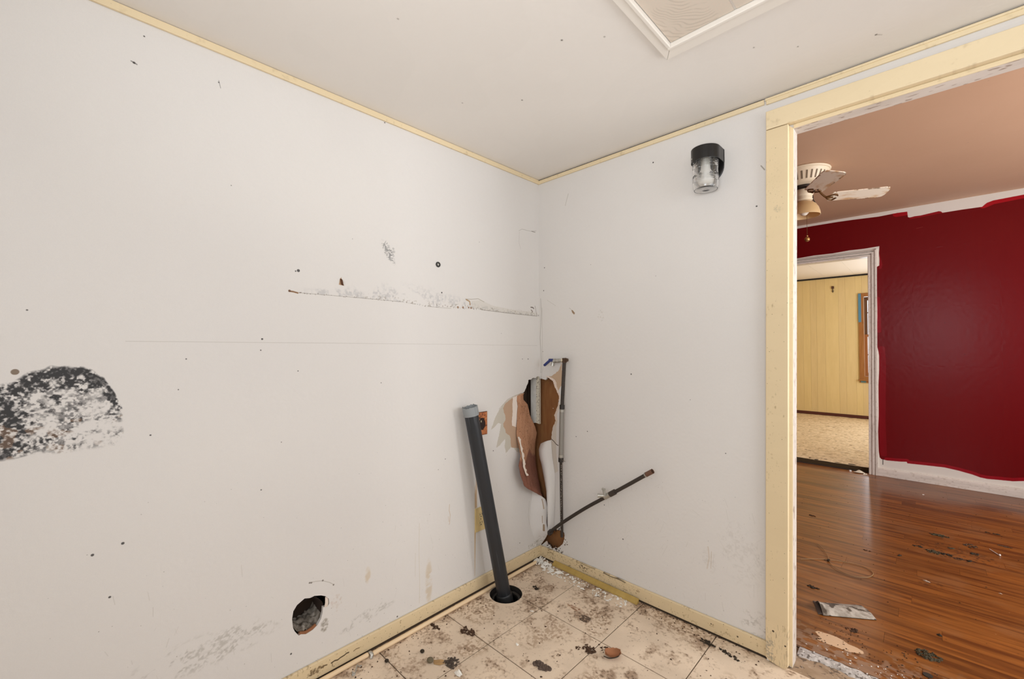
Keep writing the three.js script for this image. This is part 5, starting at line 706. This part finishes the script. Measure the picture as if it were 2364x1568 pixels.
{
  const pts = [[1.068, -0.937], [1.156, -1.02], [1.183, -1.036], [1.24, -1.062], [1.3, -1.075], [1.351, -1.05], [1.368, -1.01], [1.346, -0.944], [1.289, -0.912], [1.224, -0.942], [1.188, -1.001], [1.172, -1.069], [1.138, -1.154], [1.103, -1.209]].map(([x, z], k) => V(x, WY + 0.002 + (k > 9 ? 0.004 : 0.001 * k / 3), z));
  const o = tag(group('loop_of_wire'), 'thin looped tan wire lying on the wood floor', 'wire'); mesh('wire_run', tube(pts, 0.0014, 120, 8), std({ color: 0x9a7a50, roughness: 0.6 }), o); mesh('wire_joint', rbox(-0.006, 0, -0.008, 0.006, 0.009, 0.008, 0.002).translate(1.182, WY + 0.001, -1.02), litter.dark, o, 'dark tape joint');
  const s = tag(group('cotton_swab', 1.82, WY, -1.814), 'white cotton swab on the wood floor at right', 'swab'); mesh('swab_stick', cyl(V(0, 0.003, 0), V(0.033, 0.003, 0.073), 0.0016, 0.0016, 8), litter.white, s); mesh('swab_bud', new THREE.SphereGeometry(0.0062, 12, 10).scale(0.8, 0.9, 1.1).translate(0.033, 0.005, 0.073), litter.white, s);
  const put = (name, g, m, x, z, label, cat, y = WY) => { const q = tag(mesh(name, g, m), label, cat); q.position.set(x, y, z); return q; };
  put('leaf_clump', clump(16, 0.04, 0.02, 0.012, 0.012), litter.grey, 1.622, -1.868, 'largest grey green clump of litter on the wood floor', 'litter');
  put('leaf_clump', clump(9, 0.022, 0.014, 0.007, 0.008), litter.dark, 1.528, -1.585, 'small dark litter left end of the scattered row', 'litter');
  put('leaf_clump', clump(18, 0.034, 0.026, 0.008, 0.01), litter.grey, 1.592, -1.55, 'wide dark shredded litter in the scattered row', 'litter');
  put('leaf_clump', clump(12, 0.03, 0.012, 0.007, 0.01), litter.dark, 1.64, -1.56, 'dark streaky litter mid scattered row', 'litter');
  put('leaf_clump', clump(9, 0.018, 0.014, 0.006, 0.008), litter.brown, 1.686, -1.541, 'brown litter right of the dark streaky litter', 'litter');
  put('leaf_clump', clump(7, 0.014, 0.012, 0.01, 0.008), litter.dark, 1.727, -1.54, 'dark litter nub at the right end of the scattered row', 'litter');
  put('leaf_clump', flake(0.02, 0.6, 0.004, 11, 0.4), litter.grey, 1.664, -1.685, 'flat greyish leaf between the litter clumps', 'leaf');
  put('leaf_clump', clump(14, 0.03, 0.03, 0.006, 0.01), litter.brown, 1.745, -1.8, 'brown scattered litter upper left of the swab', 'litter');
  put('leaf_clump', clump(10, 0.022, 0.016, 0.007, 0.009), litter.dark, 1.757, -1.675, 'dark striped litter left of the swab', 'litter');
  put('leaf_clump', clump(6, 0.03, 0.006, 0.004, 0.01), litter.dark, 1.853, -2.133, 'thin dark twig litter beyond the swab', 'litter');
  put('leaf_clump', clump(5, 0.026, 0.008, 0.005, 0.011), litter.brown, 1.888, -1.925, 'dark leaf right of the swab', 'leaf');
  put('leaf_clump', flake(0.015, 0.7, 0.006, 9, 1), litter.dark, 1.455, -1.366, 'single dark chip left of the litter row', 'chip');
  put('leaf_clump', clump(4, 0.018, 0.006, 0.004, 0.009), litter.brown, 1.318, -1.318, 'small brown chip beyond the wire loop', 'chip');
  put('leaf_clump', clump(6, 0.02, 0.01, 0.006, 0.009), litter.brown, 1.0, -1.7, 'brown crumbs near the left of the wood floor', 'litter');
  put('leaf_clump', clump(6, 0.03, 0.012, 0.006, 0.01), litter.dark, 1.175, -0.66, 'dark crumbs behind the flattened tube by the jamb', 'litter');
  put('leaf_clump', clump(22, 0.035, 0.03, 0.012, 0.011), litter.grey, 1.567, -0.417, 'grey brown clump of dust on the near wood floor', 'litter');
  put('metal_scrap', clump(9, 0.02, 0.014, 0.008, 0.008), litter.brown, 1.342, -0.4, 'small twisted brown scrap between tube and bare patch', 'scrap');
  put('coin', new THREE.CylinderGeometry(0.013, 0.013, 0.002, 24).translate(0, 0.001, 0), litter.dark, 1.566, -0.278, 'dark round disc on the near wood floor', 'disc');
  put('chip', flake(0.011, 0.9, 0.005, 8, 0), litter.dark, 1.601, -0.6, 'dark round chip beyond the grey dust clump', 'chip');
  put('splinter', flake(0.02, 0.18, 0.004, 8, -0.3), litter.pale, 1.56, -1.113, 'pale wood splinter on the middle of the wood floor', 'splinter');
  put('splinter', flake(0.008, 0.4, 0.003, 8, -0.3), litter.pale, 1.812, -1.205, 'tiny pale splinter below the swab', 'splinter');
  put('chip', flake(0.007, 0.6, 0.005, 7, 0), litter.white, 1.545, -2.78, 'small white chip near the far red wall', 'chip');
  const ps = tag(group('paper_scrap', 1.122, WY, -3.17), 'crumpled cream paper scrap at the far doorway', 'paper');
  mesh('paper_fold', flake(0.05, 0.5, 0.022, 9, 0.2), litter.pale, ps); mesh('paper_fold', flake(0.024, 0.5, 0.01, 7, 1).translate(0.045, 0, 0.025), litter.pale, ps); mesh('paper_fold', flake(0.014, 0.8, 0.014, 7, 1).translate(-0.066, 0, 0), litter.white, ps);
  const grit = []; for (let k = 0; k < 260; k++) { const near = rnd() < 0.45; const x = near ? rr(1.23, 1.6) : rr(0.9, 2.2), z = near ? -0.23 - Math.pow(rnd(), 1.6) * 0.19 : rr(-3.0, -0.65); grit.push(flake(rr(0.0015, 0.0045), rr(0.5, 1), rr(0.001, 0.003), 6, rr(0, 6)).translate(x, WY, z)); }
  stuff(mesh('floor_grit', merge(grit), litter.brown), 'fine brown grit scattered over the wood floor', 'grit');
  const grit2 = []; for (let k = 0; k < 110; k++) grit2.push(flake(rr(0.0015, 0.005), rr(0.4, 1), rr(0.001, 0.003), 6, rr(0, 6)).translate(rr(1.22, 1.75), rnd() < 0.6 ? WY : 0.006, rnd() < 0.6 ? rr(-0.22, -0.146) : rr(-0.14, -0.11)));
  stuff(mesh('plaster_grit', merge(grit2), litter.white), 'white plaster crumbs along the wood floor edge', 'crumbs');
}
// ------------------------------------------------------------------ litter on the tiles
{
  const put = (name, g, m, x, z, label, cat, y = 0.0003) => { const q = tag(mesh(name, g, m), label, cat); q.position.set(x, y, z); return q; };
  const lf = tag(group('dry_leaf', 0.708, 0.0003, 0.405), 'curled orange brown dry leaf on the tiles', 'leaf');
  const grid = []; for (let r = 0; r <= 10; r++) { const u = r / 10 - 0.5, row = []; for (let c = 0; c <= 8; c++) { const v = c / 8 - 0.5, w = 0.022 * Math.sqrt(Math.max(0.04, 1 - 4 * u * u)) * (1 + 0.25 * hash(r, c, 5)); row.push(V(v * 2 * w, 0.002 + 3.2 * (v * v * 0.018 + u * u * 0.008), u * 0.06)); } grid.push(row); }
  mesh('leaf_blade', sheet(grid, () => [0, 0], 0.0008).rotateY(-0.8), std({ color: 0x9a6440, roughness: 0.8, side: THREE.DoubleSide }), lf); mesh('leaf_crumbs', clump(14, 0.03, 0.02, 0.008, 0.007).translate(-0.03, 0, -0.012), litter.brown, lf); mesh('leaf_rim', tube([V(-0.022, 0.006, 0.03), V(0.006, 0.014, 0.034), V(0.026, 0.018, 0.012), V(0.02, 0.012, -0.022)], 0.0016, 24, 6), litter.dark, lf);
  put('leaf_clump', clump(12, 0.026, 0.02, 0.012, 0.01), litter.brown, 0.62, 0.436, 'brown clump left of the curled dry leaf', 'litter');
  put('leaf_clump', clump(5, 0.01, 0.008, 0.008, 0.007), litter.brown, 0.586, 0.458, 'small brown bit left of the leaf clump', 'litter');
  const sc = put('dead_scrap', clump(16, 0.042, 0.013, 0.011, 0.013), std({ color: 0x5c4c42, roughness: 1 }), 0.548, 0.63, 'long dark brown scrap on the tile near the bottom edge', 'scrap'); sc.rotation.y = 0.15;
  put('leaf_clump', clump(18, 0.034, 0.022, 0.01, 0.01), litter.brown, 0.199, 0.697, 'dark leaf litter on the tile joint by the left wall', 'litter');
  put('leaf_clump', clump(16, 0.03, 0.024, 0.012, 0.011), std({ color: 0x4e4238, roughness: 1 }), 0.292, 0.852, 'dark brown clump beside the tan flake near the bottom edge', 'litter');
  put('bark_flake', flake(0.028, 0.6, 0.006, 9, 0.5), std({ color: 0xa88558, roughness: 0.9 }), 0.258, 0.88, 'tan bark flake near the bottom edge', 'flake');
  put('leaf_clump', clump(8, 0.024, 0.012, 0.008, 0.01), litter.brown, 0.079, 0.774, 'dark shreds against the cream floor pipe', 'litter');
  put('leaf_clump', clump(14, 0.03, 0.012, 0.005, 0.009), litter.dark, 0.94, 0.08, 'dark litter at tile joint near the right baseboard', 'litter');
  const sm = put('leaf_clump', clump(12, 0.045, 0.008, 0.005, 0.008), litter.dark, 1.02, 0.085, 'dark trailing smear of litter near the door casing', 'litter'); sm.rotation.y = -0.3;
  put('leaf_clump', clump(9, 0.02, 0.012, 0.01, 0.008), litter.dark, 0.196, 0.262, 'dark bits on the tile behind the drain hole', 'litter');
  for (const [x, z, r, t] of [[0.112, 1.018, 0.0085, 'dark round pebble nearest the cream pipe'], [0.166, 0.897, 0.009, 'dark round pebble furthest from the bottom edge'], [0.23, 0.905, 0.0135, 'larger olive grey pebble on the tile']]) put('pebble', new THREE.IcosahedronGeometry(r, 2).scale(1, 0.6, 0.9).translate(0, r * 0.6, 0), r > 0.01 ? std({ color: 0x6a5f4a, roughness: 1 }) : litter.dark, x, z, t, 'pebble');
  put('white_chip', flake(0.018, 0.8, 0.012, 9, 0), litter.white, 0.352, 0.868, 'white crumpled chip at the bottom edge of the tiles', 'chip');
  put('white_chip', flake(0.008, 0.8, 0.005, 8, 0), litter.white, 0.4, 0.612, 'small white chip on the middle tile', 'chip');
  put('white_chip', flake(0.012, 0.3, 0.003, 8, 0.6), litter.white, 0.302, 0.412, 'thin white sliver right of the drain hole', 'chip');
  put('white_chip', rbox(-0.004, 0, -0.003, 0.004, 0.012, 0.003, 0.001), litter.white, 1.137, 0.018, 'small white block at the foot of the door casing', 'chip');
  const big = [[0.052, 0.06, 0.022, 'white plaster flake deepest in the corner'], [0.088, 0.055, 0.026, 'largest white plaster flake in the corner pile'], [0.1, 0.088, 0.02, 'white plaster flake at the front of the corner pile'], [0.135, 0.076, 0.018, 'white plaster flake right of the corner pile'], [0.192, 0.078, 0.024, 'broad white plaster flake beside the olive strip']];
  for (const [x, z, r, t] of big) { const q = put('plaster_flake', flake(r, rr(0.4, 0.8), r * 0.5, 8, rr(0, 6)), litter.white, x, z, t, 'flake'); q.rotation.x = rr(-0.2, 0.2); }
  const ch = []; for (let k = 0; k < 230; k++) { const t = Math.pow(rnd(), 2.2), x = 0.03 + t * 0.55, z = (x > 0.112 ? 0.052 : 0.03) + rr(0, 0.065); ch.push(flake(rr(0.0025, 0.0105), rr(0.3, 1), rr(0.002, 0.006), 6, rr(0, 6)).rotateX(rr(-0.5, 0.5)).translate(x, rr(0.001, t < 0.12 ? 0.016 : 0.002), z)); }
  stuff(mesh('plaster_crumbs', merge(ch), litter.white), 'white plaster crumbs strewn out of the corner', 'crumbs');
  const gr = []; for (let k = 0; k < 420; k++) { let x, z; const m = rnd(); if (m < 0.35) { x = rr(0.02, 1.1); z = 0.018 + Math.pow(rnd(), 2) * 0.09; } else if (m < 0.55) { x = 0.056 + Math.pow(rnd(), 2) * 0.07; z = rr(0.1, 1.2); } else { x = rr(0.05, 1.2); z = rr(0.05, 1.1); } if (Math.hypot(x - HOLE.x, z - HOLE.z) < 0.085 || (x < 0.6 && z < 0.125)) continue; gr.push(flake(rr(0.0015, 0.005), rr(0.4, 1), rr(0.001, 0.004), 6, rr(0, 6)).translate(x, 0.0002, z)); }
  stuff(mesh('floor_grit', merge(gr), litter.brown), 'dark grit and leaf crumbs scattered over the tiles', 'grit');
}
renderer.render(scene, camera);
